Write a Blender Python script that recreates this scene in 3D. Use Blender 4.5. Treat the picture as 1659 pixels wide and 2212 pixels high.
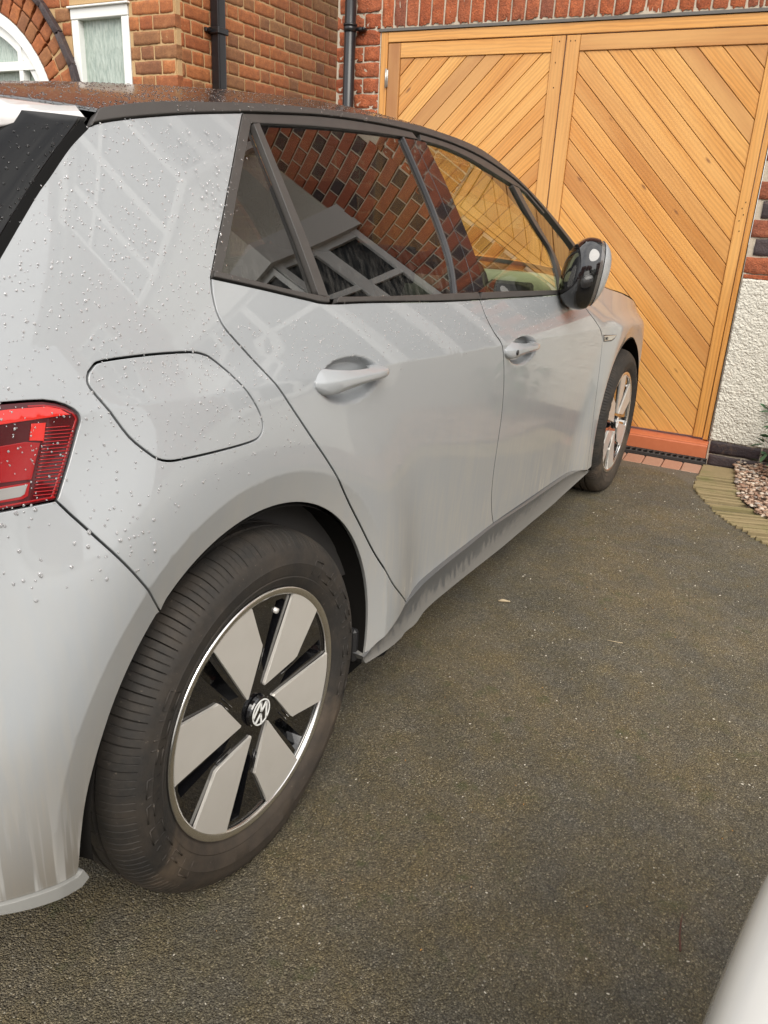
import bpy, bmesh, math, random
import numpy as np
from mathutils import Vector, Matrix
from mathutils.geometry import delaunay_2d_cdt
random.seed(7); rng=np.random.default_rng(7)
S=bpy.context.scene; COL=S.collection
for o in list(bpy.data.objects): bpy.data.objects.remove(o)
# ---------------------------------------------------------------- camera
cam=bpy.data.objects.new('camera',bpy.data.cameras.new('camera')); COL.objects.link(cam); S.camera=cam
cam.data.sensor_fit='VERTICAL'; cam.data.sensor_height=36; cam.data.lens=1686.95/2212*36
cam.data.clip_start=.02; cam.data.clip_end=500
_y,_p,_r=0.490615,0.365685,0.0528621
_f=Vector((math.cos(_p)*math.cos(_y),math.cos(_p)*math.sin(_y),-math.sin(_p)))
_h=_f.cross(Vector((0,0,1))).normalized(); _u=_h.cross(_f)
_R=_h*math.cos(_r)+_u*math.sin(_r); _U=_u*math.cos(_r)-_h*math.sin(_r)
cam.matrix_world=Matrix(((_R.x,_U.x,-_f.x,-.98513),(_R.y,_U.y,-_f.y,-.76571),(_R.z,_U.z,-_f.z,1.21947),(0,0,0,1)))
# ---------------------------------------------------------------- light
SUN_EL=math.radians(42); SUN_AZ=math.radians(222)      # direction towards the sun, measured from +x to +y
W=bpy.data.worlds.new('World'); S.world=W; W.use_nodes=True
nt=W.node_tree; nt.nodes.clear()
sky=nt.nodes.new('ShaderNodeTexSky'); sky.sky_type='NISHITA'; sky.sun_disc=False
sky.sun_elevation=SUN_EL; sky.sun_rotation=math.radians(90)-SUN_AZ; sky.air_density=1.0; sky.dust_density=2.0
tc=nt.nodes.new('ShaderNodeTexCoord'); mp=nt.nodes.new('ShaderNodeMapping'); mp.inputs['Scale'].default_value=(1,1,2.2)
nz=nt.nodes.new('ShaderNodeTexNoise'); nz.inputs['Scale'].default_value=2.3; nz.inputs['Detail'].default_value=6
rp=nt.nodes.new('ShaderNodeValToRGB'); rp.color_ramp.elements[0].position=.33; rp.color_ramp.elements[1].position=.62
rp.color_ramp.elements[0].color=(.62,.62,.62,1); rp.color_ramp.elements[1].color=(.97,.97,.97,1)
mx=nt.nodes.new('ShaderNodeMix'); mx.data_type='RGBA'
cl=nt.nodes.new('ShaderNodeMix'); cl.data_type='RGBA'; cl.inputs[6].default_value=(7.2,7.0,6.8,1); cl.inputs[7].default_value=(11.6,11.3,11.0,1)
bg=nt.nodes.new('ShaderNodeBackground'); bg.inputs[1].default_value=.10; wo=nt.nodes.new('ShaderNodeOutputWorld')
L=nt.links.new
L(tc.outputs['Generated'],mp.inputs[0]); L(mp.outputs[0],nz.inputs['Vector']); L(nz.outputs[0],rp.inputs[0]); L(nz.outputs[0],cl.inputs[0])
L(rp.outputs[0],mx.inputs[0]); L(sky.outputs[0],mx.inputs[6]); L(cl.outputs[2],mx.inputs[7]); L(mx.outputs[2],bg.inputs[0]); L(bg.outputs[0],wo.inputs[0])
sd=bpy.data.lights.new('sun','SUN'); sd.energy=1.5; sd.angle=math.radians(40); sd.color=(1,.945,.86)
so=bpy.data.objects.new('sun',sd); COL.objects.link(so)
so.rotation_euler=Vector((math.cos(SUN_EL)*math.cos(SUN_AZ),math.cos(SUN_EL)*math.sin(SUN_AZ),math.sin(SUN_EL))).to_track_quat('Z','Y').to_euler()
so.location=(-3,-4,8)
S.view_settings.view_transform='Standard'; S.view_settings.look='None'; S.view_settings.gamma=1; S.view_settings.use_curve_mapping=False
S.view_settings.exposure=1.0
try:
    S.cycles.max_bounces=10; S.cycles.transmission_bounces=8; S.cycles.transparent_max_bounces=12; S.cycles.caustics_reflective=False; S.cycles.caustics_refractive=False
except Exception: pass
# ---------------------------------------------------------------- materials
class NT:
    def __init__(s,name):
        s.m=bpy.data.materials.new(name); s.m.use_nodes=True; s.t=s.m.node_tree; s.t.nodes.clear()
        s.out=s.t.nodes.new('ShaderNodeOutputMaterial')
    def n(s,typ,ins=None,**kw):
        a=s.t.nodes.new('ShaderNode'+typ)
        for k,v in kw.items(): setattr(a,k,v)
        for k,v in (ins or {}).items():
            i=a.inputs[k]
            if isinstance(v,bpy.types.NodeSocket): s.t.links.new(v,i)
            else:
                if isinstance(v,(tuple,list)) and len(v)==3 and i.type=='RGBA': v=(*v,1)
                i.default_value=v
        return a
    def coord(s,kind='Object',scale=(1,1,1),rot=(0,0,0),loc=(0,0,0)):
        c=s.n('TexCoord'); return s.n('Mapping',{0:c.outputs[kind],'Scale':scale,'Rotation':rot,'Location':loc}).outputs[0]
    def noise(s,v,scale,detail=3,rough=.5): return s.n('TexNoise',{'Vector':v,'Scale':scale,'Detail':detail,'Roughness':rough}).outputs[0]
    def ramp(s,f,*st):
        r=s.n('ValToRGB',{0:f}); e=r.color_ramp.elements
        while len(e)<len(st): e.new(.5)
        for i,(p,c) in enumerate(st):
            e[i].position=p; e[i].color=(c,c,c,1) if not isinstance(c,tuple) else (*c,1)
        return r.outputs[0]
    def mix(s,f,a,b,bt='MIX'): return s.n('Mix',{0:f,6:a,7:b},data_type='RGBA',blend_type=bt).outputs[2]
    def math(s,op,a,b=0.,c=None):
        d={0:a,1:b}
        if c is not None: d[2]=c
        return s.n('Math',d,operation=op).outputs[0]
    def rnd(s): return s.n('ObjectInfo').outputs['Random']
    def bump(s,h,st=.3,dist=.01): return s.n('Bump',{'Height':h,'Strength':st,'Distance':dist}).outputs[0]
    def pr(s,col,rough=.5,normal=None,**k):
        d={'Base Color':col,'Roughness':rough}
        nm=dict(metal='Metallic',coat='Coat Weight',cr='Coat Roughness',spec='Specular IOR Level',trans='Transmission Weight',ior='IOR',alpha='Alpha',em='Emission Strength',ec='Emission Color',sss='Subsurface Weight',ci='Coat IOR')
        for a,b in k.items(): d[nm[a]]=b
        if normal is not None: d['Normal']=normal
        p=s.n('BsdfPrincipled',d); s.t.links.new(p.outputs[0],s.out.inputs[0]); return p
    def end(s,sh): s.t.links.new(sh,s.out.inputs[0]); return s.m
def simple(name,col,rough=.5,**k):
    a=NT(name); a.pr(col,rough,**k); return a.m
M={}
def paint(name,col):
    a=NT(name); v=a.coord()
    sep=a.n('SeparateXYZ',{0:v}); z=sep.outputs[2]
    streak=a.noise(a.coord(scale=(1,1,.055)),75,4,.6); cloud=a.noise(v,5,4,.6); fine=a.noise(v,160,2)
    low=a.ramp(z,(.24,1.),(.42,.75),(.64,.30),(.86,.0))
    m=a.math('MULTIPLY',low,a.ramp(streak,(.36,.0),(.62,1.)))
    m=a.math('MULTIPLY',m,a.ramp(cloud,(.30,.25),(.62,1.)))
    # splash bands behind the wheels
    def ring(cx):
        q=a.n('VectorMath',{0:v,1:(cx,0,.335)},operation='SUBTRACT').outputs[0]
        q=a.n('VectorMath',{0:q,1:(1,0,1)},operation='MULTIPLY').outputs[0]
        l=a.n('VectorMath',{0:q},operation='LENGTH').outputs['Value']
        return a.ramp(l,(.40,.55),(.455,.40),(.475,0.))
    rr=a.math('MAXIMUM',ring(0),ring(2.77))
    rr=a.math('MULTIPLY',rr,a.ramp(a.noise(a.coord(scale=(1,1,.25)),22,4,.6),(.3,.25),(.7,1)))
    m=a.math('MAXIMUM',m,rr)
    m=a.math('MULTIPLY',m,.92)
    c=a.mix(a.math('MULTIPLY',fine,.10),col,(col[0]*.8,col[1]*.8,col[2]*.8))
    c=a.mix(a.math('MULTIPLY',m,.70),c,(.42,.375,.30))
    runs=a.ramp(a.noise(a.coord(scale=(1,1,.05),loc=(3,0,0)),48,3,.5),(.50,0.),(.57,1.))
    rm=a.math('MULTIPLY',a.math('MULTIPLY',runs,a.ramp(z,(.33,1.),(.50,0.))),a.math('LESS_THAN',sep.outputs[0],-.2))
    c=a.mix(a.math('MULTIPLY',rm,.55),c,(.50,.48,.44)); bt=a.math('MULTIPLY',a.ramp(z,(.33,.85),(.43,.45),(.60,0.)),a.math('LESS_THAN',sep.outputs[0],-.2)); c=a.mix(a.math('MULTIPLY',bt,a.math('SUBTRACT',1.,rm)),c,(.20,.178,.145))
    ro=a.math('MULTIPLY_ADD',m,.30,.30)
    a.pr(c,ro,coat=a.math('SUBTRACT',1.,a.math('MULTIPLY',m,.8)),cr=a.math('MULTIPLY_ADD',m,.35,.008),spec=.45,ci=1.5)
    return a.m
M['paint']=paint('grey_paint',(.325,.342,.355))
M['sky_sheen']=simple('painted_sky_sheen',(.60,.59,.58),.25,coat=1.,cr=.02)  # sky reflection on the gloss black spoiler, painted as a pale colour
M['white_paint']=simple('white_paint',(.90,.90,.86),.3,coat=1.,cr=.02)
M['gloss']=simple('gloss_black',(.006,.006,.007),.06,coat=1.,cr=.01)
a=NT('satin_black'); a.pr(a.mix(a.noise(a.coord(),30,4),(.050,.047,.045),(.072,.066,.061)),.40,spec=.5); M['satin']=a.m
M['roof']=simple('black_roof_paint',(.010,.010,.010),.20,coat=.45,cr=.08)
M['strip']=simple('dark_glossy_strip',(.10,.10,.105),.3,metal=.5)
M['void']=simple('dark_inner',(.008,.008,.008),.9,spec=.1)
M['liner']=simple('arch_liner_felt',(.012,.011,.010),.95,spec=.1)
M['chrome']=simple('bright_metal',(.86,.85,.83),.22,metal=1.)
M['alu']=simple('window_trim_metal',(.20,.20,.21),.4,metal=.7)
def thin_glass(name,tint,fr=1.0,haze=.0):
    a=NT(name); t=a.n('BsdfTransparent',{0:tint}); g=a.n('BsdfGlossy',{0:(1,1,1),'Roughness':.004})
    gg=a.n('NewGeometry'); dt=a.n('VectorMath',{0:gg.outputs['Normal'],1:gg.outputs['Incoming']},operation='DOT_PRODUCT').outputs['Value']; f=a.math('POWER',a.math('SUBTRACT',1.,a.math('ABSOLUTE',dt)),5.); f=a.math('MULTIPLY_ADD',f,.955,.045); f=a.math('MINIMUM',a.math('MULTIPLY',f,fr),1.)
    s=a.n('MixShader',{0:f,1:t.outputs[0],2:g.outputs[0]}).outputs[0]
    if haze:
        st=a.noise(a.coord(scale=(1,1,.03)),60,3,.6); z=a.n('SeparateXYZ',{0:a.coord()}).outputs[2]
        h=a.math('MULTIPLY',a.ramp(st,(.42,0.),(.75,1.)),a.ramp(a.math('SUBTRACT',z,1.0),(.03,1.),(.20,0.)))
        s=a.n('MixShader',{0:a.math('MULTIPLY',h,haze),1:s,2:a.n('BsdfDiffuse',{0:(.42,.40,.36)}).outputs[0]}).outputs[0]
    return a.end(s)
M['glass_dark']=thin_glass('privacy_glass',(.10,.10,.092),2.2,.12)
M['glass_front']=thin_glass('green_tinted_glass',(.78,.79,.58),1.5,.03)
M['hatch_glass']=thin_glass('tailgate_privacy_glass',(.06,.06,.06),.75)
M['glass_clear']=thin_glass('clear_glass',(.85,.9,.87),1.5)
a=NT('paddle_satin_silver'); n_=a.noise(a.coord(),24,4); a.pr(a.mix(n_,(.60,.575,.53),(.66,.635,.59)),a.math('MULTIPLY_ADD',n_,.12,.30),metal=.35,coat=.3,cr=.2); M['paddle']=a.m
a=NT('tyre_rubber'); v=a.coord(); n_=a.noise(v,14,6,.65); n2=a.noise(v,120,4,.7)
r_=a.n('VectorMath',{0:a.n('VectorMath',{0:v,1:(1,0,1)},operation='MULTIPLY').outputs[0]},operation='LENGTH').outputs['Value']
mud=a.math('MULTIPLY',a.ramp(n_,(.40,.0),(.68,1.)),a.ramp(r_,(.245,.35),(.30,.7),(.336,1.),(.345,.25)))
c=a.mix(n2,(.016,.015,.014),(.034,.031,.028)); c=a.mix(a.math('MULTIPLY',a.ramp(r_,(.25,.55),(.31,.60),(.330,.35),(.342,.0)),a.ramp(n_,(.25,.45),(.7,1.))),c,(.085,.066,.050)); c=a.mix(a.math('MULTIPLY',mud,.55),c,(.16,.118,.08))
c=a.mix(a.ramp(n2,(.66,0.),(.72,.6)),c,(.16,.13,.10))
a.pr(c,.72,a.bump(n2,.25,.002),spec=.35); M['tyre']=a.m
a=NT('grey_skirt_plastic'); st=a.noise(a.coord(scale=(1,1,.30)),60,3,.6); z=a.n('SeparateXYZ',{0:a.coord()}).outputs[2]
k=a.ramp(a.math('ADD',z,a.math('MULTIPLY',st,.16)),(.330,1.),(.350,0.))
a.pr(a.mix(k,(.095,.098,.10),(.165,.16,.148)),a.math('MULTIPLY_ADD',k,.3,.35)); M['skirt']=a.m
M['lip']=simple('scuffed_grey_lip',(.30,.30,.285),.6)
M['red1']=simple('red_lens',(.28,.003,.005),.10,coat=.45,cr=.01,spec=.35)
M['red2']=simple('dark_red_lens',(.060,.002,.004),.10,coat=.4,cr=.01,spec=.3)
M['red3']=simple('bright_red_reflector',(.62,.015,.008),.12,coat=.5,cr=.01)
M['lens_clear']=simple('clear_lens',(.62,.60,.58),.12,coat=1.,metal=.3)
M['lens_rev']=simple('reversing_lens',(.26,.25,.24),.15,coat=1.)
M['lens_smoke']=simple('smoked_lens',(.16,.15,.14),.15,coat=1.,metal=.4)
M['drop']=simple('water_drop',(1,1,1),.02,trans=1.,ior=1.33)
M['drop2']=simple('rain_drop',(.97,.98,1.),.03,coat=1.,trans=.80,ior=1.36,spec=.9)
M['seat']=simple('seat_fabric',(.035,.033,.032),.85)
M['dash']=simple('pale_dash',(.50,.56,.54),.55)
M['dark_plastic']=simple('dark_plastic',(.02,.02,.021),.5)
# cedar
a=NT('cedar_board'); r=a.rnd(); tcn=a.n('TexCoord').outputs['Object']
off=a.n('CombineXYZ',{0:a.math('MULTIPLY',r,37.),1:a.math('MULTIPLY',r,11.),2:a.math('MULTIPLY',r,5.)}).outputs[0]
p_=a.n('VectorMath',{0:tcn,1:off},operation='ADD').outputs[0]
def mscale(a,v,s): return a.n('Mapping',{0:v,'Scale':s}).outputs[0]
g1=a.n('TexWave',{'Vector':mscale(a,p_,(.9,1,7.5)),'Scale':2.2,'Distortion':8.5,'Detail':3,'Detail Scale':1.2,'Detail Roughness':.55},wave_type='BANDS',bands_direction='Z').outputs['Fac' if 0 else 1]
g2=a.noise(mscale(a,p_,(3,40,150)),1.,4,.6); g3=a.noise(mscale(a,p_,(.8,1,6)),1.4,3)
base=a.ramp(r,(.0,(.48,.195,.042)),(.25,(.66,.31,.072)),(.50,(.59,.25,.052)),(.78,(.72,.38,.105)),(.90,(.50,.215,.055)),(1.,(.32,.13,.045)))
c=a.mix(a.math('MULTIPLY',a.ramp(g1,(.25,1.),(.60,0.)),.36),base,(.33,.135,.035))
c=a.mix(a.math('MULTIPLY',a.ramp(g2,(.42,1.),(.62,0.)),.15),c,(.30,.12,.035))
c=a.mix(a.math('MULTIPLY',a.ramp(g3,(.35,0.),(.75,1.)),.45),c,(.78,.47,.17))
kn=a.n('TexVoronoi',{'Vector':mscale(a,p_,(2.2,1,7.)),'Scale':1.25}).outputs['Distance']
c=a.mix(a.ramp(kn,(.030,.8),(.075,0.)),c,(.17,.065,.022))
a.pr(c,.42,a.bump(g2,.10,.002),spec=.4,coat=.25,cr=.3); M['cedar']=a.m
def brickmat(name,stops,rough,bumpst,attr=False,spd=.35,bs=60):
    a=NT(name)
    r=a.n('Attribute',attribute_name='rnd').outputs['Fac'] if attr else a.rnd()
    v=a.n('TexCoord').outputs['Object']
    off=a.n('CombineXYZ',{0:a.math('MULTIPLY',r,31.),1:0.,2:a.math('MULTIPLY',r,17.)}).outputs[0]
    v=a.n('VectorMath',{0:v,1:off},operation='ADD').outputs[0]
    if not attr:   # unit brick meshes are scaled: undo through world position
        v=a.n('VectorMath',{0:a.n('NewGeometry').outputs['Position'],1:off},operation='ADD').outputs[0]
    base=a.ramp(r,*stops)
    n1=a.noise(v,bs*.35,5,.65); n2=a.noise(v,bs*2.2,4,.7); n3=a.n('TexVoronoi',{'Vector':v,'Scale':bs*1.6}).outputs['Distance']
    c=a.mix(a.math('MULTIPLY',a.ramp(n1,(.35,1.),(.68,0.)),spd),base,(.115,.05,.032))
    c=a.mix(a.math('MULTIPLY',a.ramp(n2,(.40,1.),(.60,0.)),spd*.8),c,(.09,.04,.03))
    c=a.mix(a.math('MULTIPLY',a.ramp(n1,(.55,0.),(.8,1.)),.25),c,(.52,.30,.16))
    a.pr(c,rough,a.bump(a.math('ADD',n2,a.math('MULTIPLY',n3,.5)),bumpst,.006),spec=.25); return a.m
M['brick_rustic']=brickmat('rustic_red_brick',((0,(.44,.105,.042)),(.35,(.58,.155,.058)),(.65,(.50,.145,.065)),(1.,(.34,.115,.07))),.85,.9,spd=.5)
M['brick_smooth']=brickmat('smooth_orange_brick',((0,(.47,.145,.050)),(.25,(.54,.20,.070)),(.5,(.42,.125,.045)),(.75,(.38,.19,.080)),(1.,(.29,.125,.06))),.75,.35,spd=.42)
M['brick_dark']=brickmat('blue_engineering_brick',((0,(.035,.032,.038)),(1.,(.062,.052,.055))),.5,.5,spd=.15)
M['brick_field']=brickmat('mixed_brick_field',((0,(.34,.09,.045)),(.40,(.42,.12,.055)),(.66,(.29,.085,.05)),(.69,(.035,.032,.035)),(1.,(.045,.04,.045))),.8,.5,attr=True,spd=.3)
a=NT('mortar'); v=a.n('NewGeometry').outputs['Position']; n_=a.noise(v,90,5,.7); a.pr(a.mix(n_,(.40,.34,.26),(.58,.51,.41)),.95,a.bump(n_,.6,.004)); M['mortar']=a.m
a=NT('buff_mortar'); v=a.n('NewGeometry').outputs['Position']; n_=a.noise(v,90,5,.7); a.pr(a.mix(n_,(.42,.27,.13),(.58,.40,.21)),.95,a.bump(n_,.6,.004)); M['mortar_buff']=a.m
a=NT('roughcast_render'); v=a.n('NewGeometry').outputs['Position']; n_=a.noise(v,80,5,.6); vo=a.n('TexVoronoi',{'Vector':v,'Scale':110.},feature='SMOOTH_F1').outputs['Distance']; n5=a.noise(v,2.2,3)
st=a.ramp(a.noise(v,9,4,.6),(.60,0.),(.75,.25))
a.pr(a.mix(st,a.mix(n5,(.66,.63,.54),(.74,.71,.63)),(.50,.33,.22)),.9,a.bump(a.math('ADD',n_,a.math('MULTIPLY',vo,-.6)),1.,.012)); M['render']=a.m
M['upvc']=simple('white_upvc',(.80,.81,.79),.25,spec=.5)
M['white_board']=simple('white_fascia',(.74,.73,.69),.4)
a=NT('obscure_glass'); v=a.n('NewGeometry').outputs['Position']; n_=a.noise(a.n('Mapping',{0:v,'Scale':(1,1,.28)}).outputs[0],55,3,.5)
a.pr(a.mix(a.ramp(n_,(.35,0.),(.7,1.)),(.30,.37,.33),(.46,.53,.48)),.12,a.bump(n_,.9,.012),spec=.6); M['obscure']=a.m
M['pane']=simple('dark_window_pane',(.022,.026,.03),.12,spec=.25)
M['pipe']=simple('black_upvc_pipe',(.014,.014,.016),.28,spec=.5)
M['slate']=simple('roof_tile',(.13,.055,.038),.8)
a=NT('terracotta_paint'); v=a.n('NewGeometry').outputs['Position']; n_=a.noise(v,30,4); a.pr(a.mix(n_,(.46,.125,.05),(.55,.17,.075)),.5); M['terra']=a.m
a=NT('faded_red_paver'); v=a.n('NewGeometry').outputs['Position']; n_=a.noise(v,60,5,.7); r=a.rnd(); a.pr(a.mix(n_,a.mix(r,(.38,.15,.09),(.32,.20,.15)),(.42,.25,.17)),.85,a.bump(n_,.4,.003)); M['paver']=a.m
M['grate']=simple('cast_drain',(.030,.028,.027),.55)
a=NT('buff_edging_stone'); v=a.n('NewGeometry').outputs['Position']; n_=a.noise(v,16,5,.65); n2=a.noise(v,140,3,.6); r=a.rnd()
c=a.mix(n_,a.mix(r,(.25,.185,.095),(.33,.25,.135)),(.21,.175,.085)); c=a.mix(a.math('MULTIPLY',a.ramp(a.noise(v,7,4),(.5,0.),(.7,1.)),.5),c,(.14,.15,.045))
c=a.mix(a.math('MULTIPLY',n2,.25),c,(.14,.10,.06)); a.pr(c,.9,a.bump(n2,.6,.003)); M['edging']=a.m
a=NT('gravel_stone'); r=a.n('Attribute',attribute_name='rnd').outputs['Fac']; a.pr(a.ramp(r,(0,(.24,.12,.075)),(.3,(.50,.37,.27)),(.55,(.30,.17,.11)),(.8,(.62,.53,.43)),(1,(.20,.17,.16))),.7); M['pebble']=a.m
a=NT('soil'); v=a.n('NewGeometry').outputs['Position']; n_=a.noise(v,50,5,.7); a.pr(a.mix(n_,(.05,.03,.02),(.16,.095,.06)),.95,a.bump(n_,.8,.01)); M['soil']=a.m
M['grit']=simple('pale_grit',(.60,.55,.45),.6)
M['leaf']=simple('glossy_leaf',(.04,.10,.045),.35,spec=.5); M['hedge']=simple('hedge_leaf',(.045,.08,.03),.6)
M['twig']=simple('brown_twig',(.10,.042,.028),.8); M['straw']=simple('dry_straw',(.42,.34,.22),.8)
M['bark']=simple('bark',(.09,.07,.05),.9)
# asphalt
a=NT('driveway_asphalt'); v=a.n('NewGeometry').outputs['Position']
vo=a.n('TexVoronoi',{'Vector':v,'Scale':310.}); cell=vo.outputs['Color']; dist=vo.outputs['Distance']
cs=a.n('SeparateColor',{0:cell}).outputs
big=a.noise(v,1.7,5,.6); mid=a.noise(v,9,5,.65); fin=a.noise(v,620,3,.7)
c=a.ramp(cs[0],(.0,(.092,.085,.066)),(.40,(.138,.128,.100)),(.75,(.180,.167,.130)),(.93,(.235,.218,.170)),(1.,(.36,.335,.27)))
c=a.mix(a.ramp(dist,(.45,0.),(.75,.6)),c,(.035,.030,.025))
c=a.mix(a.math('MULTIPLY',a.ramp(mid,(.36,0.),(.66,1.)),.75),c,a.mix(1.,c,(1.12,1.0,.66),'MULTIPLY'))
c=a.mix(a.math('MULTIPLY',a.ramp(big,(.40,0.),(.62,1.)),.7),c,a.mix(1.,c,(1.32,1.18,.95),'MULTIPLY'))
c=a.mix(a.ramp(cs[1],(.990,0.),(.992,.8)),c,(.46,.42,.33))
blo=a.ramp(a.noise(v,3.4,6,.7),(.36,.86),(.60,1.04)); c=a.n('VectorMath',{0:c,1:a.n('CombineXYZ',{0:blo,1:blo,2:blo}).outputs[0]},operation='MULTIPLY').outputs[0]
# lighter patch near the garage with a curved, noisy edge
sp=a.n('SeparateXYZ',{0:v}).outputs
e=a.math('ADD',sp[0],a.math('MINIMUM',a.math('MULTIPLY',a.math('ADD',sp[1],.12),a.math('MULTIPLY',a.math('ADD',sp[1],.12),3.4)),.23))
e=a.math('ADD',e,a.math('MULTIPLY',a.math('SUBTRACT',mid,.5),.10))
paler=a.ramp(a.math('SUBTRACT',e,3.0),(.255,0.),(.29,1.))
c=a.mix(a.math('MULTIPLY',paler,.55),c,(.20,.178,.145))
gm=a.math('MULTIPLY',a.ramp(a.noise(v,14,5,.7),(.56,0.),(.66,1.)),a.ramp(big,(.45,0.),(.6,.6)))
c=a.mix(gm,c,(.075,.085,.028))
a.pr(c,a.ramp(cs[2],(0,.40),(1,.85)),a.bump(a.math('ADD',a.math('MULTIPLY',dist,-1.),a.math('MULTIPLY',fin,.3)),1.,.006),spec=.5); M['asphalt']=a.m
# ---------------------------------------------------------------- object helpers
def put(o,label=None,cat=None,group=None,kind=None,parent=None,loc=None,rz=None):
    if o.name not in COL.objects: COL.objects.link(o)
    if label: o['label']=label
    if cat: o['category']=cat
    if group: o['group']=group
    if kind: o['kind']=kind
    if parent is not None: o.parent=parent
    if loc is not None: o.location=loc
    if rz is not None: o.rotation_euler=(0,0,rz)
    return o
def thing(name,label,cat,loc=(0,0,0),rz=0,group=None): return put(bpy.data.objects.new(name,None),label,cat,group,loc=loc,rz=rz)
def mesh(name,v,f,mat,parent=None,smooth=False,normals=None,**k):
    me=bpy.data.meshes.new(name); me.from_pydata([tuple(map(float,q)) for q in v],[],[tuple(map(int,q)) for q in f])
    if mat is not None: me.materials.append(mat)
    if smooth or normals is not None: me.polygons.foreach_set('use_smooth',[True]*len(me.polygons))
    me.update()
    if normals is not None: me.normals_split_custom_set_from_vertices([tuple(map(float,q)) for q in normals])
    return put(bpy.data.objects.new(name,me),parent=parent,**k)
def bme(name,bm,mat,parent=None,smooth=False,recalc=True,**k):
    if recalc: bmesh.ops.recalc_face_normals(bm,faces=bm.faces)
    me=bpy.data.meshes.new(name); bm.to_mesh(me); bm.free()
    for m in (mat if isinstance(mat,(list,tuple)) else [mat]): me.materials.append(m)
    if smooth: me.polygons.foreach_set('use_smooth',[True]*len(me.polygons))
    return put(bpy.data.objects.new(name,me),parent=parent,**k)
def box(bm,x0,x1,y0,y1,z0,z1,bev=0.,seg=1):
    r=bmesh.ops.create_cube(bm,size=1,matrix=Matrix.Translation(((x0+x1)/2,(y0+y1)/2,(z0+z1)/2))@Matrix.Diagonal((abs(x1-x0),abs(y1-y0),abs(z1-z0),1)))
    if bev:
        es=list({e for v in r['verts'] for e in v.link_edges}); bmesh.ops.bevel(bm,geom=es,offset=bev,segments=seg,affect='EDGES',profile=.5)
def boxo(name,mat,parent,*a,bev=0.,seg=1,smooth=False,**k):
    bm=bmesh.new(); box(bm,*a,bev=bev,seg=seg); return bme(name,bm,mat,parent,smooth,**k)
def tube(bm,pts,r,seg=10,cap=True):
    pts=[Vector(p) for p in pts]; rings=[]
    for i,p in enumerate(pts):
        d=(pts[min(i+1,len(pts)-1)]-pts[max(i-1,0)]).normalized()
        up=Vector((0,0,1)) if abs(d.z)<.9 else Vector((1,0,0)); a=d.cross(up).normalized(); b=d.cross(a)
        rr=r[i] if isinstance(r,(list,tuple)) else r
        rings.append([bm.verts.new(p+a*rr*math.cos(2*math.pi*k/seg)+b*rr*math.sin(2*math.pi*k/seg)) for k in range(seg)])
    for A,B in zip(rings,rings[1:]):
        for k in range(seg): bm.faces.new((A[k],A[(k+1)%seg],B[(k+1)%seg],B[k]))
    if cap: bm.faces.new(rings[0]); bm.faces.new(rings[-1][::-1])
def prism(bm,poly,y0,y1,bev=0.):   # poly in (x,z), extruded along y from y0 (front) to y1
    A=[bm.verts.new((p[0],y0,p[1])) for p in poly]; B=[bm.verts.new((p[0],y1,p[1])) for p in poly]
    fs=[bm.faces.new(A),bm.faces.new(B[::-1])]; n=len(poly)
    for i in range(n): fs.append(bm.faces.new((A[i],B[i],B[(i+1)%n],A[(i+1)%n])))
    if bev:
        es=[e for e in fs[0].edges]; bmesh.ops.bevel(bm,geom=es,offset=bev,segments=1,affect='EDGES')
# ---------------------------------------------------------------- body surface of the grey car
YC=.89; HZ=.335; WB=2.77
def pch(xs,ys):
    xs=np.array(xs,float);ys=np.array(ys,float);h=np.diff(xs);d=np.diff(ys)/h
    m=np.zeros(len(xs))
    for i in range(1,len(xs)-1):
        if d[i-1]*d[i]>0:
            w1=2*h[i]+h[i-1];w2=h[i]+2*h[i-1];m[i]=(w1+w2)/(w1/d[i-1]+w2/d[i])
    m[0]=d[0];m[-1]=d[-1]
    def f(x):
        x=np.asarray(x,float);i=np.clip(np.searchsorted(xs,x)-1,0,len(xs)-2)
        t=(x-xs[i])/h[i];tt=np.clip(t,0,1)
        r=(2*tt**3-3*tt**2+1)*ys[i]+(tt**3-2*tt**2+tt)*h[i]*m[i]+(-2*tt**3+3*tt**2)*ys[i+1]+(tt**3-tt**2)*h[i]*m[i+1]
        return r+np.where(t<0,(x-xs[0])*m[0],0)+np.where(t>1,(x-xs[-1])*m[-1],0)
    return f
# natural smooth cubic spline (C2) for plan taper and sections
def spl(xs,ys):
    xs=np.array(xs,float);ys=np.array(ys,float);n=len(xs);h=np.diff(xs)
    A=np.eye(n);b=np.zeros(n)
    for i in range(1,n-1):
        A[i,i-1]=h[i-1];A[i,i]=2*(h[i-1]+h[i]);A[i,i+1]=h[i]
        b[i]=6*((ys[i+1]-ys[i])/h[i]-(ys[i]-ys[i-1])/h[i-1])
    M=np.linalg.solve(A,b)
    def f(x):
        x=np.asarray(x,float);xc=np.clip(x,xs[0],xs[-1]);i=np.clip(np.searchsorted(xs,xc)-1,0,n-2)
        a=xs[i+1]-xc;c=xc-xs[i];H=h[i]
        r=M[i]*a**3/(6*H)+M[i+1]*c**3/(6*H)+(ys[i]/H-M[i]*H/6)*a+(ys[i+1]/H-M[i+1]*H/6)*c
        s0=(ys[1]-ys[0])/h[0]-h[0]*M[1]/6;s1=(ys[-1]-ys[-2])/h[-1]+h[-1]*M[-2]/6
        return r+np.where(x<xs[0],(x-xs[0])*s0,0)+np.where(x>xs[-1],(x-xs[-1])*s1,0)
    return f
FLR=spl([-.6,-.42,-.2,0,.5],[.03,-.012,-.016,-.015,-.014])
FLF=spl([-.5,0,.3,.42,.6],[-.012,-.011,.002,.02,.08])
def sst(a,b,x):
    t=np.clip((x-a)/(b-a),0,1);return t*t*t*(t*(6*t-15)+10)
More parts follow.
